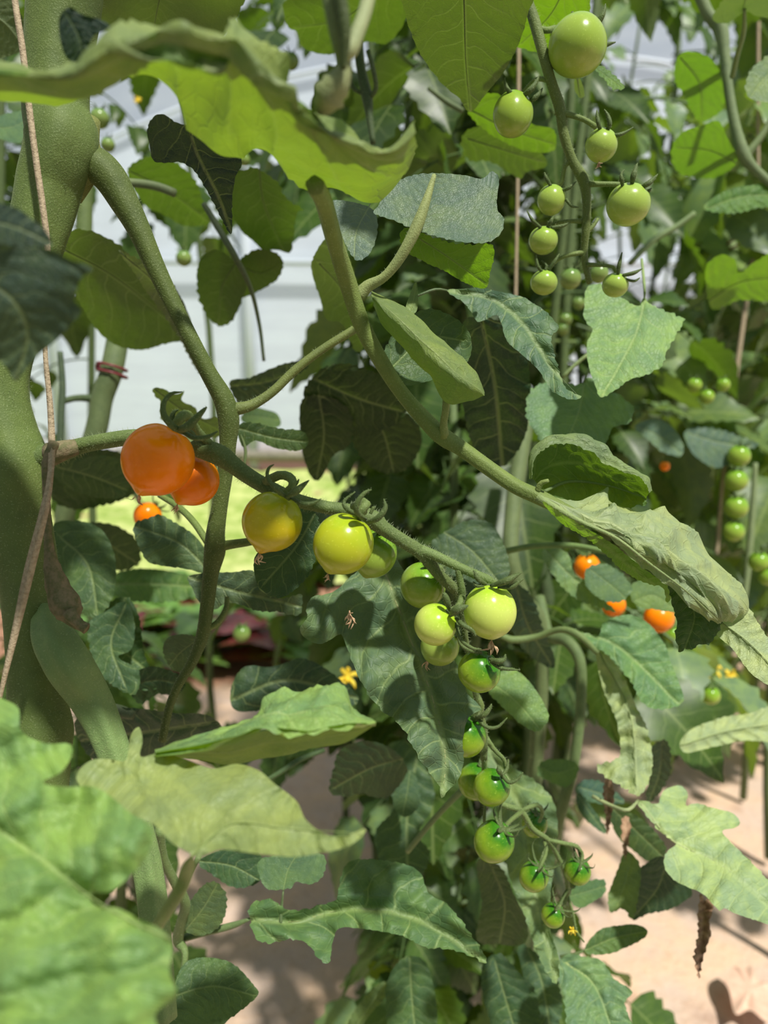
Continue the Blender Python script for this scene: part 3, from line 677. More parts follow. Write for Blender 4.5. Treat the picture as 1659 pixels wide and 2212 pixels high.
# upper right
T('largest dull green tomato at the top of the upper right truss', 1247, 99, 62, .355, (.05, .8, -.45), 'green', 1.03, .0, seed=20,
  sep=[[(1240, 45, .367, 8), (1238, 36, .368, 14), (1236, 26, .368, 6)], [(1285, 60, .36, 8), (1296, 42, .358, 14), (1305, 25, .357, 9), (1308, 8, .357, 2)],
       [(1300, 100, .36, 8), (1312, 96, .36, 10), (1330, 91, .36, 2)]])
T('oval grey green tomato left of the upper right truss stalk', 1108, 247, 43, .365, (.1, .9, -.3), 'green', 1.17, .0, seed=21,
  sep=[[(1110, 206, .36, 8), (1098, 195, .358, 10), (1091, 180, .358, 7), (1090, 168, .358, 2)], [(1128, 208, .36, 8), (1145, 195, .357, 14), (1158, 178, .357, 9), (1165, 162, .357, 2)],
       [(1140, 220, .362, 8), (1155, 212, .36, 12), (1166, 200, .36, 8), (1172, 190, .36, 2)]])
T('small green tomato with a dried flower at its tip, right of the upper truss', 1299, 314, 34, .355, (.15, .9, -.1), 'mid', 1.03, .05, dry=16, seed=22,
  sep=[[(1298, 283, .351, 7), (1293, 268, .348, 9), (1290, 250, .348, 7), (1289, 238, .348, 2)], [(1310, 284, .351, 7), (1317, 268, .348, 10), (1313, 250, .348, 8), (1305, 236, .348, 2)],
       [(1318, 292, .352, 7), (1335, 292, .35, 9), (1352, 285, .35, 6), (1368, 275, .35, 2)]])
T('bright green round tomato at the right end of the upper truss', 1357, 442, 46, .36, (.05, .8, -.1), 'mid', .96, .0, seed=23,
  sep=[[(1345, 402, .354, 7), (1343, 388, .351, 9), (1342, 376, .351, 6), (1349, 366, .351, 2)], [(1365, 400, .354, 7), (1368, 382, .351, 13), (1373, 364, .351, 9), (1377, 352, .351, 2)],
       [(1382, 405, .355, 7), (1398, 398, .352, 12), (1410, 388, .352, 9), (1421, 376, .352, 2)], [(1392, 412, .357, 6), (1402, 412, .356, 8), (1408, 405, .356, 2)]])
T('small green tomato left of the upper truss, higher of three', 1191, 432, 30, .37, (.1, .9, -.1), 'mid', 1.08, .0, seed=24,
  sep=[[(1215, 412, .366, 7), (1230, 405, .364, 8), (1245, 392, .364, 2)], [(1190, 402, .366, 7), (1180, 385, .364, 8), (1176, 372, .364, 2)], [(1222, 430, .366, 7), (1235, 445, .366, 6), (1250, 448, .366, 2)]])
T('small green tomato left of the upper truss, middle of three', 1174, 519, 31, .375, (.1, .9, .1), 'mid', .97, .0, seed=25,
  sep=[[(1168, 492, .37, 7), (1150, 475, .368, 7), (1138, 455, .368, 2)], [(1183, 490, .37, 7), (1190, 478, .368, 9), (1196, 466, .368, 2)], [(1190, 492, .37, 7), (1215, 488, .37, 8), (1232, 480, .37, 2)]])
T('small yellowish green tomato left of the upper truss, lowest of three', 1175, 610, 29, .38, (.1, .9, .1), 'mid', .92, .0, seed=26,
  sep=[[(1172, 588, .376, 6), (1162, 575, .374, 7), (1158, 550, .374, 2)], [(1185, 585, .376, 6), (1198, 565, .374, 8), (1208, 548, .374, 2)], [(1178, 584, .376, 6), (1180, 574, .376, 6), (1170, 562, .376, 2)]])
T('bright green tomato near the end of the upper truss above a pale leaf', 1329, 616, 28, .375, (.15, .9, .1), 'mid', .92, .0, seed=27,
  sep=[[(1335, 592, .37, 7), (1338, 570, .368, 9), (1344, 545, .368, 2)], [(1345, 595, .37, 7), (1368, 590, .368, 9), (1388, 580, .368, 2)], [(1350, 603, .371, 6), (1370, 607, .371, 6), (1382, 600, .371, 2)]])
T('blurred green tomato behind the end of the upper truss, left of its tip', 1232, 602, 23, .50, (0, .9, .2), 'shade', 1.0, 0, seed=28, simple_=True)
T('blurred green tomato behind the end of the upper truss, right of its tip', 1294, 591, 20, .50, (0, .9, .2), 'shade', 1.0, 0, seed=29, simple_=True)
FAR = [
 (1250, 655, 14, 'shade', 'tiny blurred green tomato below the tip of the upper truss'),
 (1222, 690, 14, 'shade', 'tiny blurred green tomato, second below the tip of the upper truss'),
 (1216, 712, 13, 'shade', 'tiny blurred green tomato, lowest below the tip of the upper truss'),
 (1500, 832, 16, 'green', 'small green tomato on the far right row, left one of three together'),
 (1527, 857, 16, 'green', 'small green tomato on the far right row, lowest one of three together'),
 (1562, 831, 15, 'green', 'small green tomato on the far right row, right one of three together'),
 (1596, 985, 24, 'green', 'blurred green tomato topmost in the long truss at the right edge'),
 (1590, 1038, 24, 'green', 'blurred green tomato second from top in the long right edge truss'),
 (1590, 1096, 25, 'green', 'blurred green tomato third from top in the long right edge truss'),
 (1585, 1148, 22, 'green', 'blurred green tomato fourth from top in the long right edge truss'),
 (1640, 1213, 22, 'green', 'blurred green tomato low on the right side of the long right edge truss'),
 (1658, 1245, 20, 'green', 'blurred green tomato cut by the right edge, lowest of the long truss'),
 (1436, 1007, 11, 'orange', 'tiny far orange tomato above the curled cup shaped leaf'),
 (1268, 1224, 28, 'orange', 'orange tomato peeking out under the big rolled leaf'),
 (1325, 1306, 26, 'orange', 'yellow orange tomato mostly hidden behind pale leaves'),
 (1423, 1335, 32, 'orange', 'orange tomato lower right, left of the crinkled dark lobe'),
 (1452, 1370, 19, 'green', 'small green tomato just under the lower right orange one'),
 (1493, 1412, 22, 'green', 'bright green tomato under the crinkled dark lobe'),
 (1470, 1458, 17, 'green', 'small green tomato left of the yellow flower'),
 (1535, 1502, 20, 'green', 'green tomato below the yellow flower'),
 (1458, 1536, 20, 'green', 'green tomato with a yellow withered flower below it'),
 (628, 132, 18, 'shade', 'small green tomato against the bright sky at the top'),
 (215, 256, 21, 'shade', 'small green tomato just right of the thick stem'),
 (233, 313, 15, 'shade', 'smaller green tomato above the branch collar of the thick stem'),
 (397, 558, 17, 'shade', 'small green tomato against the white film, right of the arching branch'),
 (527, 345, 13, 'shade', 'tiny green tomato right of the dark hanging leaf'),
 (522, 1368, 19, 'shade', 'dull green tomato low behind the branch'),
 (317, 607, 10, 'shade', 'tiny green tomato left of the arching branch'),
 ]
for k, (x, y, r_, kd, lb) in enumerate(FAR):
    if not r_: continue
    d = 0.0135*F/r_
    if kd == 'orange' and r_ > 20: d = .62
    d = min(d, .74)
    T(lb, x, y, r_, d, (0.1*math.sin(k*2.3), .9, .2), kd, 1.0, .0, seed=40+k, simple_=True, slen=.9, sepc=(0.13, 0.2, 0.06, 1))
# withered flower remains lying on the veined leaf and hanging yellow flowers
def flower(label, x, y, rp, d, seed, name='yellow_flower', cat='flower', mat=None):
    c = P(x, y, d); R = rp/F*d; root = empty(name, c); tag(root, label, cat)
    mb = MB(); rs = np.random.RandomState(seed)
    for k in range(6):
        a = k*PI/3+rs.rand()*.4; e = RIGHT*math.cos(a)+UP*math.sin(a)-FWD*rs.uniform(-.3, .6)
        q = catmull([c, c+e*R*.4, c+e*R*.8-FWD*R*.2*rs.randn(), c+e*R-UP*R*.3], 8)
        mb.tube(q, np.array([.5, 1, 1.4, 1.6, 1.5, 1.2, .7, .2])*R*.15, 6, flat=0.25, up=FWD)
    mb.build('petals', mat or M_PETAL, parent=root)
    mb = MB(); mb.tube([c, c-FWD*R*.3-UP*R*.2, c-FWD*R*.5-UP*R*.4], [R*.2, R*.16, R*.08], 7); mb.build('flower_centre', mat or M_PETAL, parent=root)
flower('bright yellow flower right of the crinkled dark lobe', 1535, 1443, 22, .85, 1)
flower('pale yellow flower hanging near the right edge', 1577, 1462, 20, .9, 2)
flower('small yellow withered flower under a green tomato at right', 1458, 1566, 14, .7, 3)
flower('small yellow flower between dark leaves left of the veined leaf', 750, 1462, 24, .7, 4)
flower('tiny yellow flower far up by the right row', 1492, 478, 10, 1.2, 5)
flower('tiny yellow flower at the upper left near the sky', 298, 216, 9, .9, 6)
flower('orange withered blossom at the tip of the lower truss', 1237, 2010, 10, .42, 7)
c = P(755, 1338, .330); root = empty('withered_flower', c); tag(root, 'brown withered flower lying on the veined leaf', 'flower')
mb = MB(); petals(mb, c+UP*.003, -UP-0.2*FWD, 30/F*.33, 5, 8); mb.build('petals', M_DRY, parent=root)
mb = MB(); mb.tube([c+UP*.004, c+UP*.002, c], [.0003, .0005, .0006], 6); mb.build('flower_stalk', M_DRY, parent=root)

# ------------------------------------------------------------------ twine and clips
def twine(label, pts, group=None):
    mb = MB(); w, r = stem_mb(mb, pts, 10, 0.18); return tag(mb.build('twine', M_TWINE), label, 'twine', group)
twine('flat tan twine running down in front of the thick stem', [(22, -80, .312, 12), (35, 20, .309, 12), (50, 115, .308, 12), (64, 240, .306, 12), (80, 360, .306, 12), (93, 450, .306, 12), (103, 540, .306, 11), (100, 650, .306, 9), (98, 760, .306, 9), (108, 870, .306, 11), (112, 955, .305, 13), (109, 1030, .294, 12), (96, 1105, .288, 17), (66, 1225, .287, 20), (36, 1355, .287, 15), (5, 1485, .288, 9), (-20, 1600, .29, 8)])
twine('thin tan twine hanging behind the oval green tomato', [(1121, 40, .7, 7), (1120, 200, .7, 7), (1118, 400, .7, 6), (1114, 640, .7, 6), (1110, 900, .7, 6)])
twine('thin tan twine leaning in the far right row', [(1625, 560, 1.0, 8), (1605, 700, 1.0, 10), (1580, 880, 1.0, 10), (1560, 1050, 1.0, 8), (1548, 1200, 1.0, 8)])
twine('thin tan twine at the top right corner', [(1640, -20, .9, 6), (1638, 120, .9, 7), (1638, 380, .9, 6)])
def clip(label, x, y, rpx, d, tilt):
    c = P(x, y, d); R = rpx/F*d; root = empty('plant_clip', c); tag(root, label, 'clip')
    for nm, dz in (('upper_ring', .25), ('lower_ring', -.25)):
        a = np.linspace(0, 2*PI, 33)
        pts = [c+RIGHT*math.cos(t)*R+FWD*math.sin(t)*R+UP*(R*dz+tilt*math.cos(t)*R) for t in a]
        mb = MB(); mb.tube(pts, np.full(33, R*.09), 8, cap=False); mb.build(nm, M_CLIP, parent=root)
    mb = MB(); mb.tube([c-RIGHT*R+UP*R*(.3-tilt), c-RIGHT*R*1.05-UP*R*(tilt), c-RIGHT*R-UP*R*(.3+tilt)], [R*.16]*3, 8); mb.build('hinge', M_CLIP, parent=root)
clip('maroon plastic plant clip around a back stem at the left', 243, 800, 30, .62, -.25)
clip('dark red plant clip blurred in the far right row', 1598, 522, 30, 1.1, .5)

# ------------------------------------------------------------------ traced leaves
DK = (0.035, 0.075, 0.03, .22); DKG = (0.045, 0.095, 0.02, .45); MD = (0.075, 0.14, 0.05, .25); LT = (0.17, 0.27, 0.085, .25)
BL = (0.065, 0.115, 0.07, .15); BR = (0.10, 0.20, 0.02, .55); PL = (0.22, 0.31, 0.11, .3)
# --- close to the lens
loft_leaf('large blurred leaf sweeping across the top, bright green underside with a pale rolled edge', [
 [(-120, 120, .20), (0, 112, .195), (90, 128, .19), (160, 128, .187), (195, 82, .188), (250, 70, .187), (330, 60, .19), (420, 74, .192), (480, 52, .19), (520, 52, .19), (560, 95, .19), (610, 145, .195), (640, 195, .20), (700, 218, .21), (770, 255, .22), (815, 303, .225), (850, 300, .225), (895, 252, .225)],
 [(-120, 155, .180), (0, 155, .176), (90, 165, .172), (160, 160, .168), (210, 125, .166), (260, 110, .165), (330, 98, .166), (420, 100, .168), (480, 80, .17), (520, 85, .172), (565, 135, .175), (620, 200, .18), (660, 245, .19), (715, 285, .20), (775, 320, .21), (820, 335, .215), (855, 330, .215), (898, 290, .215)],
 [(-120, 190, 0.194), (0, 190, 0.190), (90, 198, 0.186), (160, 190, 0.182), (220, 168, 0.180), (280, 150, 0.180), (340, 135, 0.181), (420, 140, 0.184), (490, 150, 0.188), (540, 180, 0.190), (590, 240, 0.196), (640, 290, 0.204), (680, 330, 0.213), (730, 360, 0.223), (785, 375, 0.231), (830, 370, 0.236), (870, 350, 0.238), (899, 315, 0.238)],
 [(-120, 228, 0.241), (0, 230, 0.237), (90, 234, 0.233), (160, 224, 0.230), (215, 200, 0.229), (270, 186, 0.229), (340, 192, 0.231), (390, 245, 0.235), (450, 310, 0.240), (510, 330, 0.245), (555, 345, 0.252), (605, 395, 0.260), (660, 438, 0.270), (715, 432, 0.277), (780, 445, 0.283), (835, 425, 0.285), (875, 385, 0.285), (900, 335, 0.283)]],
 (0.15, 0.23, 0.05, .40), side='under', nu=130, nv=34, pk=2.0, ser=0, ripple=1.8)
leaf('dark bluish blurred leaf at the left edge, topped by a fold, yellowish at its tip',
 [(-60, 500), (0, 525), (60, 535), (110, 538), (150, 560), (200, 580), (178, 598), (166, 625), (160, 650), (176, 672), (155, 700), (122, 735), (85, 765), (52, 802), (34, 824), (12, 792), (-15, 770), (-60, 760)],
 [(-60, 600), (20, 640), (60, 720), (34, 822)],   .18, (0.055, 0.085, 0.065, .2), up=-.45, rib=0, ser=0, pk=.5, curl=.01)
leaf('dark blue green blurred leaf tip above the folded leaf at the left edge',
 [(-60, 425), (0, 438), (40, 452), (70, 474), (100, 500), (112, 528), (80, 534), (30, 532), (-20, 520), (-60, 510)], [(-60, 470), (30, 490), (110, 526)], .175, (0.04, 0.065, 0.05, .1), up=-.2, rib=0, ser=0, pk=.4)
leaf('dark curled leaf tip above the pale rolled edge at the upper left',
 [(128, 40), (150, 15), (175, 30), (215, 42), (240, 60), (205, 75), (192, 100), (190, 130), (150, 130), (132, 95)], [(140, 25), (170, 80), (180, 128)], .205, (0.025, 0.05, 0.04, .1), rib=0, ser=0, up=-.4)
leaf('big blurred light green leaf filling the bottom left corner, lit from above',
 [(-80, 1480), (0, 1508), (40, 1530), (46, 1580), (100, 1606), (150, 1606), (155, 1632), (132, 1668), (90, 1690), (140, 1700), (210, 1702), (280, 1755), (328, 1790), (322, 1840), (292, 1882), (240, 1925), (196, 1930), (205, 1955), (255, 1962), (300, 1985), (352, 2010), (372, 2045), (366, 2100), (380, 2150), (335, 2190), (312, 2260), (-80, 2260)],
 [(370, 2030), (230, 1960), (80, 1850), (-80, 1740)], .185, (0.21, 0.33, 0.11, .3), up=.6, rt=-.1, rib=5, ser=0, pk=3.2, ripple=2.4, curl=.03)
leaf('wide blurred pale leaf seen from below, above the bottom left corner leaf',
 [(165, 1682), (178, 1655), (205, 1640), (240, 1640), (272, 1642), (282, 1590), (300, 1570), (308, 1600), (304, 1635), (350, 1625), (400, 1640), (460, 1660), (512, 1650), (560, 1665), (592, 1692), (640, 1730), (660, 1770), (700, 1800), (740, 1806), (790, 1790), (772, 1815), (730, 1835), (640, 1850), (560, 1845), (480, 1835), (430, 1852), (405, 1840), (370, 1820), (330, 1780), (250, 1745), (190, 1715)],
 [(415, 1848), (500, 1780), (620, 1790), (780, 1800)], .22, (0.17, 0.25, 0.07, .35), up=1.3, side='under', rib=5, ser=0, pk=2.0, ripple=2.2, pet=[(405, 1880, .222, 30), (385, 1930, .226, 28), (340, 2000, .235, 26)])
loft_leaf('blurred leaf with a bright folded edge just above the wide pale leaf', [
 [(335, 1622, .25), (440, 1580, .25), (500, 1560, .25), (555, 1538, .25), (585, 1492, .252), (640, 1476, .254), (700, 1474, .256), (738, 1476, .256), (765, 1525, .254), (812, 1556, .25)],
 [(335, 1625, .24), (440, 1595, .24), (500, 1575, .238), (560, 1556, .235), (600, 1535, .235), (650, 1530, .236), (700, 1525, .238), (740, 1530, .24), (775, 1548, .24), (812, 1558, .24)],
 [(335, 1628, .232), (440, 1612, .23), (500, 1592, .228), (565, 1574, .226), (615, 1575, .226), (665, 1578, .227), (710, 1575, .229), (750, 1568, .231), (780, 1562, .233), (812, 1560, .235)]],
 (0.22, 0.33, 0.12, .25), side='top', nu=70, nv=22, pk=2.5, ripple=1.5)
loft_leaf('translucent green underside strip hanging below the bright folded edge', [
 [(335, 1627, .233), (440, 1612, .231), (500, 1592, .229), (565, 1574, .227), (615, 1575, .227), (665, 1578, .228), (710, 1575, .23), (750, 1568, .232), (812, 1560, .236)],
 [(345, 1635, .255), (440, 1642, .258), (500, 1650, .26), (565, 1640, .258), (615, 1630, .256), (665, 1625, .254), (710, 1616, .252), (750, 1600, .25), (812, 1564, .242)]],
 (0.15, 0.25, 0.03, .45), side='under', nu=60, nv=12, pk=.3)
bl, w, r = stem_thing('forked_shoot', 'blurred pale green stalk fork hanging in from the top centre', 'stalk',
  [(712, -40, .19, 46), (722, 30, .19, 40), (735, 100, .192, 34), (745, 150, .195, 20), (748, 180, .2, 8)], (0.20, 0.25, 0.10, 1), 12)
stem_part(bl, 'side_shoot', [(800, -40, .20, 34), (790, 20, .197, 30), (770, 75, .194, 32), (755, 110, .193, 34), (735, 125, .193, 20)], (0.38, 0.43, 0.22, 1), 12)
stem_part(bl, 'leaf_bud', [(750, 130, .195, 20), (735, 170, .195, 50), (715, 200, .197, 70), (700, 225, .2, 46), (690, 240, .21, 10)], (0.30, 0.34, 0.16, 1), 12, knob=.06)
stem_part(bl, 'side_shoot', [(728, -40, .185, 30), (745, 60, .187, 26), (742, 150, .19, 14)], (0.07, 0.10, 0.03, 1), 12)

# --- middle distance, sharp
L = leaf
L('wrinkled blue grey leaf with a thick pale midrib below the big top leaf',
  [(815, 445), (845, 405), (880, 382), (930, 374), (1000, 378), (1040, 386), (1062, 370), (1078, 385), (1074, 425), (1075, 455), (1088, 470), (1084, 500), (1058, 522), (1020, 525), (970, 518), (925, 505), (880, 490), (850, 475), (808, 462)],
  [(905, 490), (925, 440), (940, 376)], .318, (0.13, 0.18, 0.12, .15), up=.5, pk=2.0, rib=6, ser=2, ripple=1.6, curl=-.03, ribc=(0.42, 0.47, 0.22, 1))
L('bright green translucent lower half of the wrinkled leaf, hanging beneath it',
  [(868, 495), (900, 500), (960, 520), (1010, 528), (1062, 528), (1066, 560), (1058, 590), (1050, 622), (1012, 615), (965, 588), (915, 565), (870, 535)], [(880, 500), (960, 550), (1050, 615)], .335, (0.10, 0.20, 0.02, .6), up=-1.5, side='under', ser=3, pk=1.2)
L('pale small grey green leaf left of the thick pale midrib',
  [(712, 436), (760, 436), (808, 455), (815, 500), (800, 545), (770, 562), (742, 520), (720, 475)], [(800, 440), (770, 500), (765, 558)], .36, (0.15, 0.20, 0.15, .15), up=.3, rib=2)
L('blue green leaf pointing down to the right, left of the pale sunlit leaf',
  [(965, 628), (1000, 624), (1040, 622), (1090, 632), (1130, 642), (1152, 655), (1178, 672), (1207, 706), (1192, 728), (1196, 760), (1208, 800), (1222, 838), (1256, 858), (1228, 862), (1190, 842), (1165, 802), (1132, 770), (1096, 738), (1084, 702), (1072, 680), (1050, 690), (1030, 694), (1008, 660)],
  [(970, 628), (1060, 645), (1130, 700), (1190, 790), (1252, 858)], .36, (0.10, 0.165, 0.095, .2), up=.5, pk=1.3, ser=2, curl=-.01, pet=[(940, 625, .36, 5), (900, 640, .36, 5)])
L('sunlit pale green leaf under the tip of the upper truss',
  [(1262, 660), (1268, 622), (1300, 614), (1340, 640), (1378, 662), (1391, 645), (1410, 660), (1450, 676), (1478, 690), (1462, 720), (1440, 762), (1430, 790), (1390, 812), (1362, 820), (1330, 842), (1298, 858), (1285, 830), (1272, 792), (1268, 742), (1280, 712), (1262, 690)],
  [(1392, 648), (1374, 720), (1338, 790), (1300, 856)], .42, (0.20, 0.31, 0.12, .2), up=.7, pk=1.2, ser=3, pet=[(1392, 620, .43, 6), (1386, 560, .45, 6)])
L('soft green leaf behind the tip of the blue green leaf',
  [(1140, 852), (1160, 832), (1200, 826), (1250, 830), (1275, 815), (1300, 845), (1335, 850), (1352, 865), (1370, 882), (1358, 915), (1325, 922), (1312, 950), (1296, 970), (1258, 955), (1230, 962), (1190, 976), (1160, 942), (1138, 900)],
  [(1262, 826), (1250, 890), (1218, 966)], .45, (0.13, 0.23, 0.10, .2), up=.6, pk=1.1, ser=3, pet=[(1275, 790, .46, 6), (1300, 740, .47, 6)])
L('dark shaded leaf hanging left of the soft green leaf',
  [(1000, 695), (1060, 688), (1105, 715), (1138, 775), (1146, 850), (1140, 920), (1118, 975), (1085, 1008), (1050, 1000), (1020, 958), (1004, 900), (995, 800)],
  [(1040, 690), (1070, 840), (1085, 1005)], .46, (0.016, 0.045, 0.02, .15), up=-.9, rib=3)
loft_leaf('boat shaped folded leaf standing on a short stalk above the long leaf stalk', [
 [(802, 626, .325), (850, 650, .322), (920, 700, .318), (990, 762, .316), (1030, 800, .315), (1046, 850, .315)],
 [(803, 634, .316), (850, 668, .312), (918, 722, .308), (980, 780, .306), (1022, 818, .306), (1046, 852, .31)],
 [(804, 645, .314), (845, 690, .309), (900, 745, .305), (960, 800, .303), (1005, 838, .304), (1044, 856, .308)],
 [(806, 660, .322), (832, 708, .320), (880, 765, .318), (925, 815, .317), (962, 868, .316), (1020, 866, .314)]],
 (0.15, 0.24, 0.05, .45), side='under', nu=50, nv=24, pk=.8)
L('cup shaped pale rimmed leaf behind the boat shaped leaf',
  [(828, 765), (850, 722), (888, 682), (930, 667), (978, 684), (1010, 712), (1019, 745), (1012, 778), (985, 792), (960, 802), (930, 822), (872, 832), (836, 802)],
  [(850, 790), (920, 730), (1000, 735)], .34, (0.08, 0.13, 0.06, .25), up=.4, ser=2, curl=-.10, pk=1.3)
L('narrow pale young leaflet above the boat shaped leaf', [(876, 668), (884, 640), (898, 608), (903, 640), (900, 672), (885, 680)], [(885, 678), (895, 640), (898, 610)], .33, (0.22, 0.29, 0.12, .3), rib=2, ser=0)
# the long rolled leaf at the right
loft_leaf('long rolled pale green leaf arching to the right edge, its underside sunlit and wrinkled', [
 [(1160, 1068, .330), (1235, 1085, .338), (1275, 1076, .340), (1315, 1050, .342), (1345, 1075, .342), (1400, 1090, .342), (1452, 1106, .342), (1505, 1150, .342), (1560, 1215, .342), (1600, 1270, .342), (1618, 1318, .342), (1590, 1345, .342)],
 [(1162, 1072, .322), (1235, 1100, .322), (1280, 1108, .32), (1325, 1100, .318), (1365, 1122, .317), (1412, 1145, .316), (1458, 1170, .315), (1508, 1208, .315), (1550, 1258, .316), (1580, 1300, .318), (1590, 1325, .322), (1580, 1345, .325)],
 [(1164, 1076, .318), (1230, 1110, .314), (1280, 1130, .31), (1330, 1140, .307), (1372, 1165, .305), (1412, 1190, .304), (1450, 1218, .304), (1495, 1250, .305), (1528, 1285, .307), (1552, 1315, .311), (1562, 1335, .316), (1565, 1348, .32)],
 [(1166, 1082, .322), (1215, 1115, .318), (1268, 1148, .315), (1318, 1178, .312), (1358, 1208, .31), (1395, 1235, .309), (1430, 1262, .309), (1470, 1290, .31), (1500, 1318, .312), (1525, 1338, .315), (1540, 1350, .318), (1550, 1352, .32)]],
 (0.21, 0.30, 0.12, .3), side='under', nu=120, nv=50, pk=2.7, ser=0, ripple=2.2,
 rib=[(1160, 1074, .316, 20), (1250, 1125, .310, 12), (1330, 1162, .305, 8), (1400, 1215, .303, 6), (1480, 1275, .304, 4), (1550, 1340, .312, 2)])
L('bright translucent margin along the lower edge of the rolled leaf',
  [(1170, 1082), (1215, 1110), (1268, 1142), (1320, 1172), (1360, 1204), (1400, 1235), (1440, 1262), (1450, 1290), (1438, 1300), (1432, 1270), (1390, 1258), (1345, 1232), (1300, 1190), (1262, 1160), (1210, 1128)],
  [(1175, 1088), (1300, 1175), (1445, 1290)], .322, (0.12, 0.24, 0.02, .6), up=-1.5, side='under', rib=0, ser=2, pk=.6)
L('dark crinkled serrated lobe hanging from the end of the rolled leaf',
  [(1440, 1255), (1450, 1290), (1457, 1322), (1462, 1350), (1458, 1372), (1464, 1400), (1468, 1412), (1480, 1402), (1496, 1404), (1512, 1392), (1530, 1392), (1542, 1380), (1560, 1345), (1545, 1320), (1505, 1292), (1465, 1262)],
  [(1475, 1270), (1500, 1330), (1480, 1400)], .325, (0.045, 0.095, 0.03, .3), up=-.3, ser=5, pk=2.5, ripple=2)
L('sunlit wrinkled end of the rolled leaf, reaching the right edge',
  [(1545, 1365), (1560, 1328), (1612, 1312), (1636, 1342), (1662, 1382), (1720, 1440), (1740, 1520), (1690, 1500), (1655, 1478), (1620, 1452), (1582, 1402)],
  [(1560, 1345), (1630, 1400), (1730, 1510)], .335, (0.22, 0.31, 0.12, .25), up=.6, side='under', ser=2, pk=2.0)
loft_leaf('curled cup shaped leaf above the rolled leaf, dark inside with a pale curled rim', [
 [(1152, 1034, 0.333), (1160, 994, 0.333), (1182, 970, 0.333), (1208, 962, 0.333), (1242, 967, 0.333), (1282, 984, 0.333), (1312, 1007, 0.333), (1346, 1022, 0.333), (1374, 1036, 0.333), (1392, 1047, 0.333), (1400, 1066, 0.333)],
 [(1145, 1035, 0.337), (1147, 985, 0.337), (1170, 951, 0.337), (1203, 941, 0.337), (1243, 945, 0.337), (1290, 960, 0.337), (1322, 985, 0.337), (1352, 1010, 0.337), (1378, 1024, 0.337), (1400, 1034, 0.337), (1408, 1060, 0.337)],
 [(1153, 1036, 0.347), (1164, 1000, 0.347), (1190, 978, 0.347), (1215, 972, 0.347), (1245, 978, 0.347), (1285, 995, 0.347), (1318, 1016, 0.347), (1348, 1032, 0.347), (1372, 1044, 0.347), (1390, 1056, 0.347), (1398, 1070, 0.347)],
 [(1158, 1042, 0.353), (1185, 1030, 0.353), (1215, 1030, 0.353), (1245, 1032, 0.353), (1275, 1036, 0.353), (1305, 1045, 0.353), (1330, 1055, 0.353), (1352, 1062, 0.353), (1372, 1068, 0.353), (1388, 1074, 0.353), (1397, 1080, 0.353)],
 [(1165, 1055, 0.343), (1190, 1085, 0.343), (1220, 1102, 0.343), (1250, 1108, 0.343), (1275, 1108, 0.343), (1300, 1106, 0.343), (1325, 1100, 0.343), (1350, 1096, 0.343), (1375, 1092, 0.343), (1392, 1090, 0.343), (1400, 1085, 0.343)]],
 (0.11, 0.19, 0.06, .35), side='top', nu=80, nv=40, pk=2.2, ser=1.5, ripple=1.0, vs=(-.5, .3),
 rib=[(1175, 1062, .345, 8), (1230, 1040, .350, 7), (1310, 1048, .350, 5), (1392, 1074, .346, 2)])
# leaves round the middle cluster
L('large dark veined leaf hanging behind the middle tomatoes, spotted and brown at the tip',
  [(662, 1312), (675, 1290), (720, 1278), (755, 1248), (790, 1215), (830, 1185), (858, 1210), (885, 1250), (935, 1310), (962, 1380), (988, 1440), (1012, 1500), (1040, 1530), (1012, 1550), (1000, 1600), (1001, 1650), (986, 1690), (968, 1705), (955, 1724), (948, 1700), (930, 1670), (905, 1640), (885, 1600), (860, 1562), (820, 1530), (790, 1490), (765, 1440), (748, 1395), (735, 1370), (692, 1392), (656, 1376), (648, 1355), (664, 1335)],
  [(822, 1215), (852, 1290), (882, 1370), (915, 1450), (945, 1550), (962, 1640), (955, 1718)], .352, (0.11, 0.165, 0.085, .18), up=.4, rt=.15, pk=2.2, ser=3, rib=9, ripple=1.4, ribc=(0.40, 0.43, 0.20, 1))
L('dark green leaf under and behind the olive yellow tomato',
  [(640, 1085), (672, 1100), (690, 1125), (688, 1175), (676, 1225), (650, 1262), (612, 1290), (575, 1282), (552, 1252), (550, 1205), (570, 1180), (600, 1150), (620, 1110)],
  [(680, 1110), (640, 1180), (570, 1262)], .345, (0.05, 0.095, 0.04, .2), up=.1, rib=3, pk=1.3)
L('flat dull grey green leaf below the orange pair, right of the arching branch',
  [(405, 1247), (440, 1238), (500, 1236), (548, 1234), (562, 1275), (610, 1292), (650, 1285), (646, 1328), (602, 1322), (560, 1320), (530, 1310), (492, 1302), (460, 1318), (430, 1300), (418, 1275)],
  [(410, 1248), (520, 1280), (645, 1310)], .40, (0.075, 0.11, 0.06, .15), up=-.1, rib=2)
L('grey green leaf below the small orange tomato, left of the arching branch',
  [(288, 1135), (320, 1120), (345, 1112), (380, 1130), (412, 1150), (440, 1182), (454, 1238), (400, 1228), (350, 1222), (318, 1212), (300, 1180)],
  [(452, 1235), (390, 1175), (295, 1138)], .42, (0.09, 0.14, 0.065, .15), up=.1, rib=3)
L('small dark leaf right of the arching branch below the side shoot',
  [(513, 922), (545, 912), (600, 925), (655, 932), (665, 960), (640, 974), (590, 966), (552, 952), (525, 965)], [(515, 925), (590, 945), (662, 955)], .42, (0.07, 0.115, 0.04, .3), up=-.2, rib=2, pet=[(530, 970, .42, 7), (527, 1010, .42, 6)])
L('two lobed light green leaf behind the side shoot right of the branch',
  [(520, 905), (540, 880), (575, 885), (600, 895), (605, 920), (570, 925), (540, 918)], [(520, 900), (560, 900), (600, 908)], .6, (0.12, 0.19, 0.07, .4), ser=0)
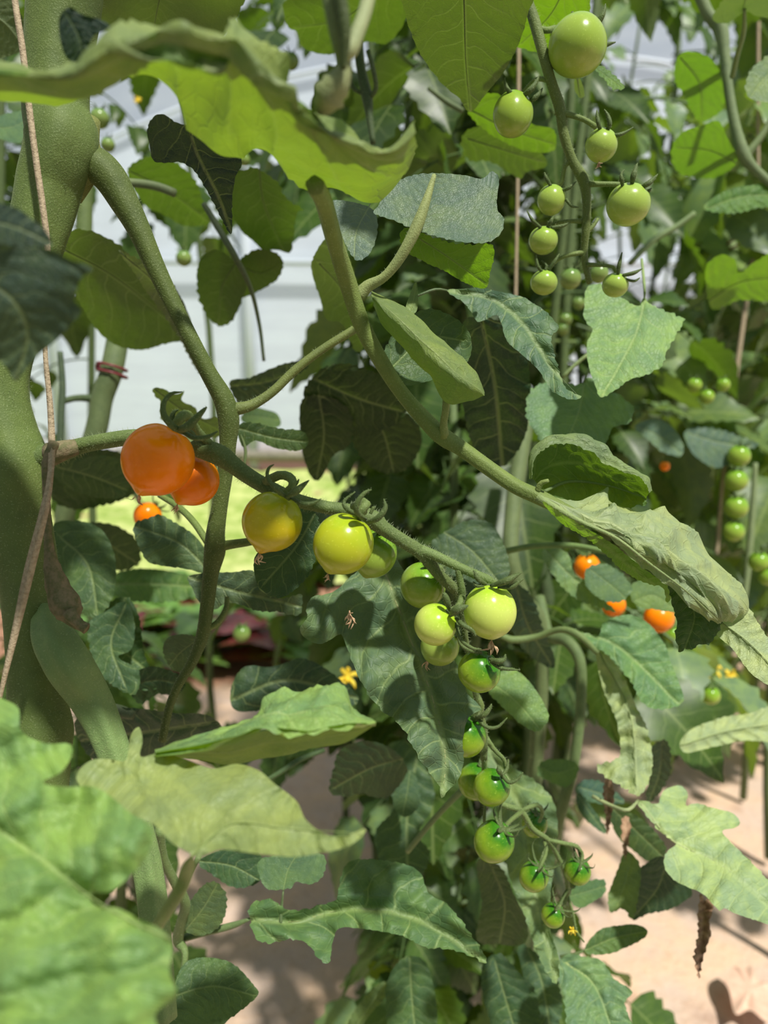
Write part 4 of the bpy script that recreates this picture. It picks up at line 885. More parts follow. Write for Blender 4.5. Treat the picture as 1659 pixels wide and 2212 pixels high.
L('sunlit smooth leaf right of the dark glossy tomato',
  [(1055, 1495), (1062, 1470), (1085, 1448), (1112, 1446), (1150, 1480), (1180, 1530), (1184, 1556), (1160, 1580), (1128, 1566), (1090, 1532)],
  [(1060, 1475), (1110, 1510), (1165, 1572)], .44, (0.17, 0.27, 0.09, .25), up=.6, rib=2)
L('dark leaf left of the veined leaf above the blurred folded leaf',
  [(500, 1482), (530, 1440), (590, 1440), (648, 1422), (700, 1442), (742, 1475), (775, 1510), (740, 1530), (640, 1520), (560, 1535), (505, 1532)],
  [(505, 1510), (620, 1470), (770, 1508)], .48, (0.045, 0.08, 0.04, .15), up=.2)
L('long pale leaf hanging behind the lower truss, edge curled',
  [(1048, 1600), (1085, 1640), (1120, 1665), (1160, 1690), (1195, 1730), (1205, 1790), (1200, 1850), (1190, 1930), (1190, 2010), (1208, 2075), (1200, 2125), (1165, 2070), (1130, 1970), (1098, 1885), (1085, 1800), (1060, 1700)],
  [(1060, 1620), (1120, 1740), (1150, 1900), (1200, 2110)], .46, (0.16, 0.23, 0.11, .25), up=.5, rt=-.2, pk=1.6)
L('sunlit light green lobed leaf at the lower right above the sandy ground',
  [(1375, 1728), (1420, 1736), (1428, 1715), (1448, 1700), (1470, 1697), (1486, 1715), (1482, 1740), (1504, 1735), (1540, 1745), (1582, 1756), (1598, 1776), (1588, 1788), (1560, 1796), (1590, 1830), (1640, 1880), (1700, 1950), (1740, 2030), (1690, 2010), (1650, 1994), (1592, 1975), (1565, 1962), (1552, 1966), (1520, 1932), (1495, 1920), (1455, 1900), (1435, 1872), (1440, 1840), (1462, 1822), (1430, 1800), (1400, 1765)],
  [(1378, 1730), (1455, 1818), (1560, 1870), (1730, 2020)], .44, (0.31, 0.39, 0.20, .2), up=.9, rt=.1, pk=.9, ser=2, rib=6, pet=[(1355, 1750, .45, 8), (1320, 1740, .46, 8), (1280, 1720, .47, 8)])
L('dark shaded leaf behind the sunlit lobed leaf at the lower right',
  [(1372, 1890), (1400, 1862), (1430, 1850), (1450, 1880), (1496, 1925), (1470, 1952), (1440, 1966), (1400, 1975), (1364, 1986), (1368, 1940)], [(1440, 1860), (1420, 1920), (1370, 1980)], .50, (0.03, 0.07, 0.035, .15), up=-.3)
L('pale green half of the shaded leaf left of the sunlit lobed leaf',
  [(1372, 1850), (1385, 1880), (1378, 1940), (1366, 1986), (1345, 1962), (1320, 1972), (1314, 1935), (1330, 1890), (1350, 1840)], [(1365, 1850), (1350, 1910), (1330, 1968)], .49, (0.15, 0.22, 0.09, .3), up=.4)
L('olive leaf in shade under the stalk of the sunlit lobed leaf',
  [(1318, 1745), (1370, 1760), (1410, 1790), (1438, 1830), (1432, 1852), (1400, 1860), (1365, 1835), (1330, 1800)], [(1325, 1748), (1380, 1800), (1432, 1850)], .52, (0.08, 0.13, 0.05, .25), up=-.2)
L('bright mottled leaf with a yellow patch at the right, below the orange tomato',
  [(1228, 1358), (1290, 1372), (1305, 1345), (1350, 1328), (1392, 1340), (1430, 1382), (1450, 1432), (1476, 1500), (1470, 1522), (1430, 1532), (1392, 1522), (1362, 1472), (1320, 1422), (1272, 1390)],
  [(1240, 1362), (1340, 1400), (1465, 1520)], .48, (0.14, 0.25, 0.10, .25), up=.5, pk=1.4, ser=3)
L('crinkled pale leaf hanging in folds below the mottled leaf',
  [(1290, 1402), (1340, 1448), (1372, 1520), (1396, 1570), (1410, 1640), (1400, 1690), (1376, 1720), (1345, 1700), (1300, 1672), (1292, 1652), (1338, 1632), (1332, 1560), (1300, 1480)],
  [(1295, 1410), (1360, 1540), (1375, 1710)], .47, (0.20, 0.29, 0.11, .25), up=.5, pk=2.5, side='under', ripple=2, ser=3)
L('long serrated leaf reaching right across the bottom, light band along its midrib',
  [(538, 1962), (555, 1946), (590, 1943), (610, 1960), (642, 1966), (700, 1952), (728, 1940), (738, 1885), (765, 1858), (830, 1858), (885, 1870), (912, 1892), (926, 1930), (962, 1950), (990, 1980), (1012, 2010), (1040, 2050), (1052, 2082), (1012, 2062), (962, 2050), (920, 2046), (870, 2022), (820, 2012), (780, 2006), (732, 2006), (718, 2042), (710, 2080), (688, 2070), (660, 2036), (620, 2030), (580, 2038), (555, 2030), (542, 2000)],
  [(540, 1985), (640, 1990), (740, 1965), (850, 1970), (950, 2010), (1048, 2080)], .40, (0.10, 0.175, 0.07, .2), up=.6, pk=2.6, ser=3, rib=6, ribc=(0.30, 0.36, 0.15, 1), pet=[(500, 2000, .405, 14), (440, 2015, .41, 15), (385, 2030, .415, 16)])
L('bluish green rounded leaf at the bottom below the lower truss',
  [(1205, 2090), (1225, 2062), (1262, 2066), (1300, 2075), (1325, 2112), (1366, 2142), (1350, 2165), (1360, 2200), (1380, 2260), (1240, 2260), (1222, 2185), (1214, 2140)],
  [(1222, 2080), (1285, 2130), (1330, 2250)], .45, (0.14, 0.23, 0.12, .2), up=.6, pk=2.0, rib=6, ribc=(0.42, 0.50, 0.20, 1))
L('folded dark striped leaf with a yellow tip over the sandy ground',
  [(1262, 2055), (1290, 2012), (1330, 2000), (1372, 1997), (1398, 2008), (1392, 2026), (1350, 2048), (1305, 2062)], [(1265, 2052), (1330, 2025), (1396, 2012)], .47, (0.10, 0.17, 0.06, .25), up=.3, pk=2, pet=[(1240, 2062, .47, 8), (1210, 2068, .47, 8)])
L('rounded dark leaf in the lower left under the wide pale leaf',
  [(428, 1862), (470, 1838), (530, 1825), (565, 1850), (566, 1895), (540, 1914), (502, 1916), (462, 1892)], [(430, 1860), (500, 1870), (558, 1900)], .42, (0.05, 0.10, 0.045, .15), up=.2)
L('round leaf with a pale vein over the plastic mulch at the lower left',
  [(560, 1858), (620, 1845), (696, 1845), (700, 1888), (674, 1910), (640, 1905), (628, 1918), (582, 1922), (562, 1896)], [(612, 1925), (622, 1880), (640, 1848)], .40, (0.10, 0.17, 0.08, .2), up=.4, pet=[(608, 1960, .40, 7), (606, 2000, .40, 7)])
L('small oval olive leaf standing upright beside the lower left stalks',
  [(394, 1992), (415, 1942), (440, 1912), (466, 1905), (488, 1932), (488, 1970), (470, 2005), (432, 2022), (402, 2012)], [(400, 2010), (440, 1960), (468, 1912)], .40, (0.12, 0.17, 0.08, .3), up=-.2)
L('broad oval leaf at the bottom edge, left of the shaded mulch',
  [(365, 2230), (372, 2150), (395, 2085), (440, 2068), (500, 2080), (550, 2130), (556, 2152), (512, 2190), (482, 2214), (470, 2250), (380, 2260)], [(378, 2150), (460, 2130), (550, 2150)], .38, (0.085, 0.145, 0.06, .2), up=.5, pk=1.2)
ll, w, r = stem_thing('forked_shoot', 'green forking leaf stalk at the lower left under the wide pale leaf', 'stalk',
  [(345, 1790, .36, 20), (352, 1850, .37, 19), (375, 1900, .38, 20), (400, 1950, .39, 22), (392, 1990, .40, 22), (385, 2030, .41, 24), (400, 2060, .405, 14), (390, 2120, .40, 12), (372, 2160, .39, 12), (366, 2260, .39, 14)], (0.18, 0.26, 0.09, 1), 12, 120)
stem_part(ll, 'side_shoot', [(430, 1850, .38, 12), (410, 1885, .385, 12), (395, 1920, .39, 12)], (0.17, 0.24, 0.09, 1), 10)
L('bright pale rolled leaf at the right edge above the sandy ground',
  [(1470, 1600), (1500, 1572), (1560, 1550), (1620, 1540), (1700, 1520), (1720, 1600), (1610, 1600), (1540, 1614), (1480, 1626)], [(1472, 1610), (1570, 1580), (1700, 1560)], .55, (0.24, 0.34, 0.13, .25), up=.8, side='under', pk=2)
dl = L('brown dried leaf hanging below the sunlit lobed leaf over the ground',
  [(1514, 1930), (1522, 1945), (1537, 1932), (1540, 1962), (1532, 1995), (1536, 2020), (1522, 2060), (1514, 2090), (1510, 2118), (1504, 2092), (1499, 2062), (1508, 2015), (1506, 1980)],
  [(1525, 1935), (1520, 2020), (1510, 2116)], .45, (0.3, 0.2, 0.12, .1), mat=M_DRYLEAF, name='dried_leaf', pk=4, ser=3, rib=0, ripple=3)
for k, (x, y, s, lb) in enumerate([(1315, 1730, 1.0, 'brown dried leaf left of the sunlit lobed leaf stalk'), (1352, 1800, .8, 'smaller brown dried leaf below the stalk of the sunlit lobed leaf')]):
    L(lb, [(x-8*s, y-45*s), (x+9*s, y-40*s), (x+12*s, y), (x+5*s, y+35*s), (x-2*s, y+75*s), (x-9*s, y+30*s), (x-12*s, y-5*s)], [(x, y-45*s), (x, y), (x-2*s, y+70*s)], .5, (0.3, 0.2, 0.12, .1), mat=M_DRYLEAF, name='dried_leaf', pk=4, ser=3, rib=0, ripple=3)
mb = MB(); q = np.array([(1562, 2112), (1580, 2085), (1600, 2095), (1622, 2088), (1645, 2118), (1690, 2125), (1705, 2170), (1655, 2205), (1615, 2180), (1590, 2195), (1578, 2150)], float)
q = catmull(q, 44, True); gp = []
for x_, y_ in q: r_ = P(x_, y_, 1.0)-CAM; gp.append(CAM+r_*((0.034-CAM_Z)/r_[2]))
gp = np.array(gp); cc = gp.mean(0)+np.array([0, 0, .004])
V = [cc]; 
for f_ in (.5, 1.0):
    for k, p_ in enumerate(gp): V.append(cc*(1-f_)+p_*f_+np.array([0, 0, .003*math.sin(k*1.1)*f_]))
F_ = [(0, 1+k, 1+(k+1) % 44) for k in range(44)]+[(1+k, 45+k, 45+(k+1) % 44, 1+(k+1) % 44) for k in range(44)]
mb.add(V, F_); tag(mb.build('dried_leaf', simple('bleached_leaf', (0.60, 0.38, 0.28), 0.85, 60, col2=(0.68, 0.48, 0.36))), 'flat pinkish dried leaf lying on the ground at the bottom right corner', 'leaf')
# --- top and left, mostly backlit
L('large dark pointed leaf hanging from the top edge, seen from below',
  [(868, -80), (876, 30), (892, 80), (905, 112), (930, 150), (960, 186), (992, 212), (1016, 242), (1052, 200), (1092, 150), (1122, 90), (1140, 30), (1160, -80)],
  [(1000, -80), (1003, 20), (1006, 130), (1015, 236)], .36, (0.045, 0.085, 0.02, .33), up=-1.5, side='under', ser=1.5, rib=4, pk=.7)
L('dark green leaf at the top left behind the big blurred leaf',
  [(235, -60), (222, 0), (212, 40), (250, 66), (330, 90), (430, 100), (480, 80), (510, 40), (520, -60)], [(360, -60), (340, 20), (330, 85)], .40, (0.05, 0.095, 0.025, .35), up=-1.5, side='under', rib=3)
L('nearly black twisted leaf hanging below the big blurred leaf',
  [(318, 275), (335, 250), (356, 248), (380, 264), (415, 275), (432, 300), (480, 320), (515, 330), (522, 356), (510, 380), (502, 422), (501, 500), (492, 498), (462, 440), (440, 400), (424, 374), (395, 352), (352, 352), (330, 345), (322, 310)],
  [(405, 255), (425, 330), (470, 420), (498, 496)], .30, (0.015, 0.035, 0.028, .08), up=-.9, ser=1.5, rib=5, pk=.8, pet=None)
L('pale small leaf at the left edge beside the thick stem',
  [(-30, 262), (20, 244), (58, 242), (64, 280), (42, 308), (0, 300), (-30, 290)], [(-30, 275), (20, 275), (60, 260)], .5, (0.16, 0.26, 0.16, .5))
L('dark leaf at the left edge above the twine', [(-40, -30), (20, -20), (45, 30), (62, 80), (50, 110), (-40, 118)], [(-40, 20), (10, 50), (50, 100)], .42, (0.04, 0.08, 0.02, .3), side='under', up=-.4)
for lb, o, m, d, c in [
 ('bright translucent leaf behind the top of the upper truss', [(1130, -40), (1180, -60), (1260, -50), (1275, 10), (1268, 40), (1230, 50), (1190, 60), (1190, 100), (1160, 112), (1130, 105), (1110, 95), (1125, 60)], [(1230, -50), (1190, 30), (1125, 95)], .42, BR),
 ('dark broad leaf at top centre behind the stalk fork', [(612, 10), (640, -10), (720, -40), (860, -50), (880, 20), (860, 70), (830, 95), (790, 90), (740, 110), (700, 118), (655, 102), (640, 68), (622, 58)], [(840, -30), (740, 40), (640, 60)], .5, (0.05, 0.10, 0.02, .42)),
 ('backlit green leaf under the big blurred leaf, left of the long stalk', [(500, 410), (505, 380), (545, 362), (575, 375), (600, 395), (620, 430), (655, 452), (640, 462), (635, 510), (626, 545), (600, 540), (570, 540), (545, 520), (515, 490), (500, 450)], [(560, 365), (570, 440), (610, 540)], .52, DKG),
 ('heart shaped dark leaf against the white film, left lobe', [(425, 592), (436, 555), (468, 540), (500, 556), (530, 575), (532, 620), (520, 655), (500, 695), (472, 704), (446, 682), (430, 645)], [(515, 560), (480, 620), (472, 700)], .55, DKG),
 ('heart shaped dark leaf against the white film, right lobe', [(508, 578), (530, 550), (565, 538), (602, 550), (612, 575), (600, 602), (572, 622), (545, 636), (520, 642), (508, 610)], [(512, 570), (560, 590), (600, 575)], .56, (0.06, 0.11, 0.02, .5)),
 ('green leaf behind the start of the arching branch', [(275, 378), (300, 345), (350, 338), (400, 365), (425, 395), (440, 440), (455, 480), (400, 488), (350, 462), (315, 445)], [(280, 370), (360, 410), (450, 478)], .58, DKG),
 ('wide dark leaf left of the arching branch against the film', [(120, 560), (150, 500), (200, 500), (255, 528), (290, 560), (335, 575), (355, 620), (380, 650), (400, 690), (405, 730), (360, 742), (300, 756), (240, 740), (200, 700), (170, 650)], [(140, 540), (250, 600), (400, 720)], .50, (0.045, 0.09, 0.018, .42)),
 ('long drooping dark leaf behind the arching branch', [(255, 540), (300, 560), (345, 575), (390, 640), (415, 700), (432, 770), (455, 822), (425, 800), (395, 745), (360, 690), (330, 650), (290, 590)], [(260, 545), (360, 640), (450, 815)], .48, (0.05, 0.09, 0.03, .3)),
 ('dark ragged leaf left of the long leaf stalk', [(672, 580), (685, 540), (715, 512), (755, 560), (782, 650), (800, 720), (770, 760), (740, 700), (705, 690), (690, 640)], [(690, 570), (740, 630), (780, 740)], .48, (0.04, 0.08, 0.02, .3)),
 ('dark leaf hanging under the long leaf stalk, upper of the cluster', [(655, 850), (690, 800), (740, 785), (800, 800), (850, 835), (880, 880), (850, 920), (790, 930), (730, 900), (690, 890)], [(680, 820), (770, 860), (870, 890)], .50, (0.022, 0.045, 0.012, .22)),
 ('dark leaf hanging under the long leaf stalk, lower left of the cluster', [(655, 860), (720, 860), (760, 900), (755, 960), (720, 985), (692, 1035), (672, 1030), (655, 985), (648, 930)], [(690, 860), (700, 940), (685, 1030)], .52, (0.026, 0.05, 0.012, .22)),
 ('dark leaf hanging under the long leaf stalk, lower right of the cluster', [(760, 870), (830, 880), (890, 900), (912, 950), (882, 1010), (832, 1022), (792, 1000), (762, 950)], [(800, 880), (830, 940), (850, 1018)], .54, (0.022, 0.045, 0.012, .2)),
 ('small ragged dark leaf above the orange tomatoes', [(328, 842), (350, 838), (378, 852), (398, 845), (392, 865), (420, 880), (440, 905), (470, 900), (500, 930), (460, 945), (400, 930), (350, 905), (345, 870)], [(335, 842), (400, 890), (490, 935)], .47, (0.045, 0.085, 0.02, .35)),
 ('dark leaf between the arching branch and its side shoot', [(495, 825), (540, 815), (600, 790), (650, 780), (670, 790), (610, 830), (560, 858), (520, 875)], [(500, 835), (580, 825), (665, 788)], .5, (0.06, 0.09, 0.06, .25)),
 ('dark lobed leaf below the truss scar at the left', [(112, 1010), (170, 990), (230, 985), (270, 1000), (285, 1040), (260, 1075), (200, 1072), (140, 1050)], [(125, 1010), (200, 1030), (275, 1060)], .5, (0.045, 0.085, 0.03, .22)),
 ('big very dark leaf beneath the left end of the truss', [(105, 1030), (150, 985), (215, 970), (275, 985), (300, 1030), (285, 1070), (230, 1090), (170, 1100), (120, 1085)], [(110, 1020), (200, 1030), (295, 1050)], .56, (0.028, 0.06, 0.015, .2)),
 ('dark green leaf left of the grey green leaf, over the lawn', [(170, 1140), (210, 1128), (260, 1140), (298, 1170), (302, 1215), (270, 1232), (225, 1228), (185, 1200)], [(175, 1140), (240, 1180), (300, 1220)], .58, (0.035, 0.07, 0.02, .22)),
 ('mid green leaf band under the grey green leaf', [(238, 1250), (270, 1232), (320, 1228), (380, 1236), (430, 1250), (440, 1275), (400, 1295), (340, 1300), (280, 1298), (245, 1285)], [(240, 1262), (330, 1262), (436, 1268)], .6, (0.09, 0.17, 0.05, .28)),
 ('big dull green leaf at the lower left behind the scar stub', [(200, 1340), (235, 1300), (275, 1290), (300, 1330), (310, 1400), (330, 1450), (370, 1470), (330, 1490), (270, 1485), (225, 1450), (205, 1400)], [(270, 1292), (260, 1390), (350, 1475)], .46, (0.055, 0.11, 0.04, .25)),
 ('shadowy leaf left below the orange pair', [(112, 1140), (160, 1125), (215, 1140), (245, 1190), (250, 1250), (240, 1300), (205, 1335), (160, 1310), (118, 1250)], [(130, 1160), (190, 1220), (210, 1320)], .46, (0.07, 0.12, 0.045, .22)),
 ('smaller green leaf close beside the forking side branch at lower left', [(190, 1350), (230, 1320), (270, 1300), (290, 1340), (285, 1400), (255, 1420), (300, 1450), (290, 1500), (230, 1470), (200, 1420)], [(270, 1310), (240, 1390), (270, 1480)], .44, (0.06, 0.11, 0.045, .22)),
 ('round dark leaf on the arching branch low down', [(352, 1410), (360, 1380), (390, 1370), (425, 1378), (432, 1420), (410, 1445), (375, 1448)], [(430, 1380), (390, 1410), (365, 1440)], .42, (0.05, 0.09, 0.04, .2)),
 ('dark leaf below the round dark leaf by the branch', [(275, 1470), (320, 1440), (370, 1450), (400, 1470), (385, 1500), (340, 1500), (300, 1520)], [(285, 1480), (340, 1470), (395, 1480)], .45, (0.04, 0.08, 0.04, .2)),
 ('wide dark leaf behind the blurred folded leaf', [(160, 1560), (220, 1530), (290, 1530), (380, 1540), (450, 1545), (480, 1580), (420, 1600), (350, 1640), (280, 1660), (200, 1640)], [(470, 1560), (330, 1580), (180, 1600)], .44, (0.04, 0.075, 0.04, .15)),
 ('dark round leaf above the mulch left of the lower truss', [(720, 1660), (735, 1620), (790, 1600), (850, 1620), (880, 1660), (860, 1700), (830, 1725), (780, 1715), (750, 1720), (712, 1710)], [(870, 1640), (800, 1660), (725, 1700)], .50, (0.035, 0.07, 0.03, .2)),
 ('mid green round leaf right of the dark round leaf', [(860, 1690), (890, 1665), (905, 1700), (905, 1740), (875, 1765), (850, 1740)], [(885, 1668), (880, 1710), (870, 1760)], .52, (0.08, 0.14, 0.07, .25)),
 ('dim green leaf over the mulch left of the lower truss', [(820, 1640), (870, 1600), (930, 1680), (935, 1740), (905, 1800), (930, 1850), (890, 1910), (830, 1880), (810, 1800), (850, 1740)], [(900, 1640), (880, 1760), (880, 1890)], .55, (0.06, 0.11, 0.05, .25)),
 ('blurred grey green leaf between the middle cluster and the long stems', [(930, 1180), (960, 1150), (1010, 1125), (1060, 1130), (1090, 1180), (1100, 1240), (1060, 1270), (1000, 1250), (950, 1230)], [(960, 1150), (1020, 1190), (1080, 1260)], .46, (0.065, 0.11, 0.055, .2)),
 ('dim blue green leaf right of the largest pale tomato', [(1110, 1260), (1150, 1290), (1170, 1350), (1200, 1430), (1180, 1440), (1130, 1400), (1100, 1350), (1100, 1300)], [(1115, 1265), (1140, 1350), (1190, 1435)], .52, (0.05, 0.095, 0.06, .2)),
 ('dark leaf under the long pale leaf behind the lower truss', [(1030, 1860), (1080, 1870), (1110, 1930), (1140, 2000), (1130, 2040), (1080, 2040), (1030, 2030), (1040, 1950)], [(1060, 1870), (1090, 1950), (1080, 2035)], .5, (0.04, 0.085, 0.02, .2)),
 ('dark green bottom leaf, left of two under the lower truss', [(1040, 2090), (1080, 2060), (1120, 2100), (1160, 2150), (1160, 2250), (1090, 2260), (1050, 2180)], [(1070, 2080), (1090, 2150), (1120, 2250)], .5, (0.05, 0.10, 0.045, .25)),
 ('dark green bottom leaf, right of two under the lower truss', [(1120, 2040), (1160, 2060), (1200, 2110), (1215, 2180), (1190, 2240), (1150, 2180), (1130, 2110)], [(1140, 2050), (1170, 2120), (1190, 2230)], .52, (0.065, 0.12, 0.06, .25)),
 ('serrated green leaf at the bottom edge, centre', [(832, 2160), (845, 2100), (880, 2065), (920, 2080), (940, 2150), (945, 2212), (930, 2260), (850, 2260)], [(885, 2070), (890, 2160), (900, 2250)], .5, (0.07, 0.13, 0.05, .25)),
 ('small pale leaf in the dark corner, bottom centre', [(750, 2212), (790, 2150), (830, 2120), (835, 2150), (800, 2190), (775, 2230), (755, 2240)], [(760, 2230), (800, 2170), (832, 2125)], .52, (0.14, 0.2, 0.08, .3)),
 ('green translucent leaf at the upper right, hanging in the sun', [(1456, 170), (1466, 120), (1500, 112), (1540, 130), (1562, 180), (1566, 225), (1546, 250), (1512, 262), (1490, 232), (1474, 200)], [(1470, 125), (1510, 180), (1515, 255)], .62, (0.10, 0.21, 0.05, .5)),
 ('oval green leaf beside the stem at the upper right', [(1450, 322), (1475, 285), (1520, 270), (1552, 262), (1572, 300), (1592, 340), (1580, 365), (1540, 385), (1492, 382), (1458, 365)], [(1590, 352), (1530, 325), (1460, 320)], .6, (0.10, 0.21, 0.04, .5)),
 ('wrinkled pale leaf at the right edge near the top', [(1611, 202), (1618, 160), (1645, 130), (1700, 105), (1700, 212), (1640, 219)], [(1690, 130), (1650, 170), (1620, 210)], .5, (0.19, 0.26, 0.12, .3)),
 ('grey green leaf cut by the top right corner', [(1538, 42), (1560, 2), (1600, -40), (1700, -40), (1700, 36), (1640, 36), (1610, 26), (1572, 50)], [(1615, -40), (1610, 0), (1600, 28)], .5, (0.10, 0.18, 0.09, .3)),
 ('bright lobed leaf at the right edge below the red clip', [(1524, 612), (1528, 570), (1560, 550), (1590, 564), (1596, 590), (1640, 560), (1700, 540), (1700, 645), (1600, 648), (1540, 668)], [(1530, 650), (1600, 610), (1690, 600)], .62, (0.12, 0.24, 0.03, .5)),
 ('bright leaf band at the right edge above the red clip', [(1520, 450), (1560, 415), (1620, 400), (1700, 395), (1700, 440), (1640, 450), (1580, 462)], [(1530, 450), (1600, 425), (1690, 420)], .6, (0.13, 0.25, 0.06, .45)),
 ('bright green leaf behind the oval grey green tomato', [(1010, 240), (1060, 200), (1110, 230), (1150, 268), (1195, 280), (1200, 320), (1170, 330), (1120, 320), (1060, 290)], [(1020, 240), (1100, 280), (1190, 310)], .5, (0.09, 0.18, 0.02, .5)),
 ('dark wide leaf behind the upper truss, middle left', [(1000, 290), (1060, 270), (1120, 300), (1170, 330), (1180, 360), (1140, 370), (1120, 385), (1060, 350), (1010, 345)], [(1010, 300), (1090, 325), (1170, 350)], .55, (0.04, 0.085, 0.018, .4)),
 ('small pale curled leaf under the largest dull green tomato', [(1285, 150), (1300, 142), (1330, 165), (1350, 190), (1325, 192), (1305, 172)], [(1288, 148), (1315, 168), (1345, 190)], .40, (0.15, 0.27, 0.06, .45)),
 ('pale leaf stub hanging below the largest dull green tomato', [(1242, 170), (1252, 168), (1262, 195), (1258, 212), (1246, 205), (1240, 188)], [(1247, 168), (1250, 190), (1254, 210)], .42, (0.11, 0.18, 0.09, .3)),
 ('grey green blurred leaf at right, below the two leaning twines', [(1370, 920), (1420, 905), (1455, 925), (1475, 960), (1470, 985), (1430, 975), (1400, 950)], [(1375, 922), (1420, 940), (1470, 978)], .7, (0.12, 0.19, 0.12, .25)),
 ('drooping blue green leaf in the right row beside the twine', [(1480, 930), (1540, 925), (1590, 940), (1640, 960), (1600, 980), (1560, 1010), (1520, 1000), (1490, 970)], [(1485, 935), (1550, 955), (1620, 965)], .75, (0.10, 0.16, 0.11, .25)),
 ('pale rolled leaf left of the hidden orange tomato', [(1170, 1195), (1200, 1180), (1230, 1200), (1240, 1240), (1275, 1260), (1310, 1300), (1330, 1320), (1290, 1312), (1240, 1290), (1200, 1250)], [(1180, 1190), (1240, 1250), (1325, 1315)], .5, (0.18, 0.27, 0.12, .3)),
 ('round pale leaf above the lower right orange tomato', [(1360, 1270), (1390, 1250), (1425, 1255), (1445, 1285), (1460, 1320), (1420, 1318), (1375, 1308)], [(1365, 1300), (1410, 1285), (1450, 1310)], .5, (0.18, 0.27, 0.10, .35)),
 ('soft pale leaf between the two orange tomatoes at right', [(1270, 1225), (1310, 1220), (1345, 1240), (1365, 1275), (1340, 1300), (1300, 1295), (1265, 1262)], [(1275, 1230), (1315, 1260), (1350, 1290)], .49, (0.13, 0.21, 0.10, .3)),
 ('pale small hooked leaf right of the dim green leaf', [(1200, 1640), (1240, 1645), (1250, 1665), (1225, 1700), (1190, 1690), (1160, 1670), (1170, 1645)], [(1165, 1655), (1200, 1670), (1240, 1660)], .55, (0.13, 0.22, 0.08, .3)),
 ('narrow green leaf pointing down over the sand right of the forked stem', [(1245, 1715), (1262, 1720), (1290, 1760), (1310, 1790), (1305, 1800), (1275, 1780), (1250, 1750)], [(1250, 1718), (1278, 1760), (1306, 1796)], .55, (0.07, 0.13, 0.07, .2)),
 ('blue green leaf right of the forked stem over the sand', [(1250, 1690), (1290, 1685), (1330, 1710), (1350, 1735), (1310, 1738), (1270, 1730), (1245, 1715)], [(1250, 1700), (1300, 1715), (1345, 1733)], .56, (0.07, 0.14, 0.10, .2)),
 ('dark leaf behind the pale folds at the right', [(1400, 1620), (1440, 1600), (1450, 1650), (1440, 1690), (1410, 1730), (1395, 1720), (1405, 1670)], [(1430, 1610), (1425, 1670), (1405, 1725)], .53, (0.04, 0.08, 0.04, .2)),
 ('green leaf with light veins over sand below the small right tomato', [(1230, 1930), (1260, 1905), (1300, 1900), (1310, 1915), (1300, 1935), (1260, 1960), (1240, 1955)], [(1235, 1935), (1270, 1925), (1305, 1915)], .48, (0.12, 0.21, 0.09, .25)),
 ]:
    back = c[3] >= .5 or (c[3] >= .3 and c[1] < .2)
    L(lb, o, m, d, c, up=(-1.5 if back else (-.75 if c[1] < .1 else .3)), side=('under' if back else 'top'), ser=2.5, pk=1.0)
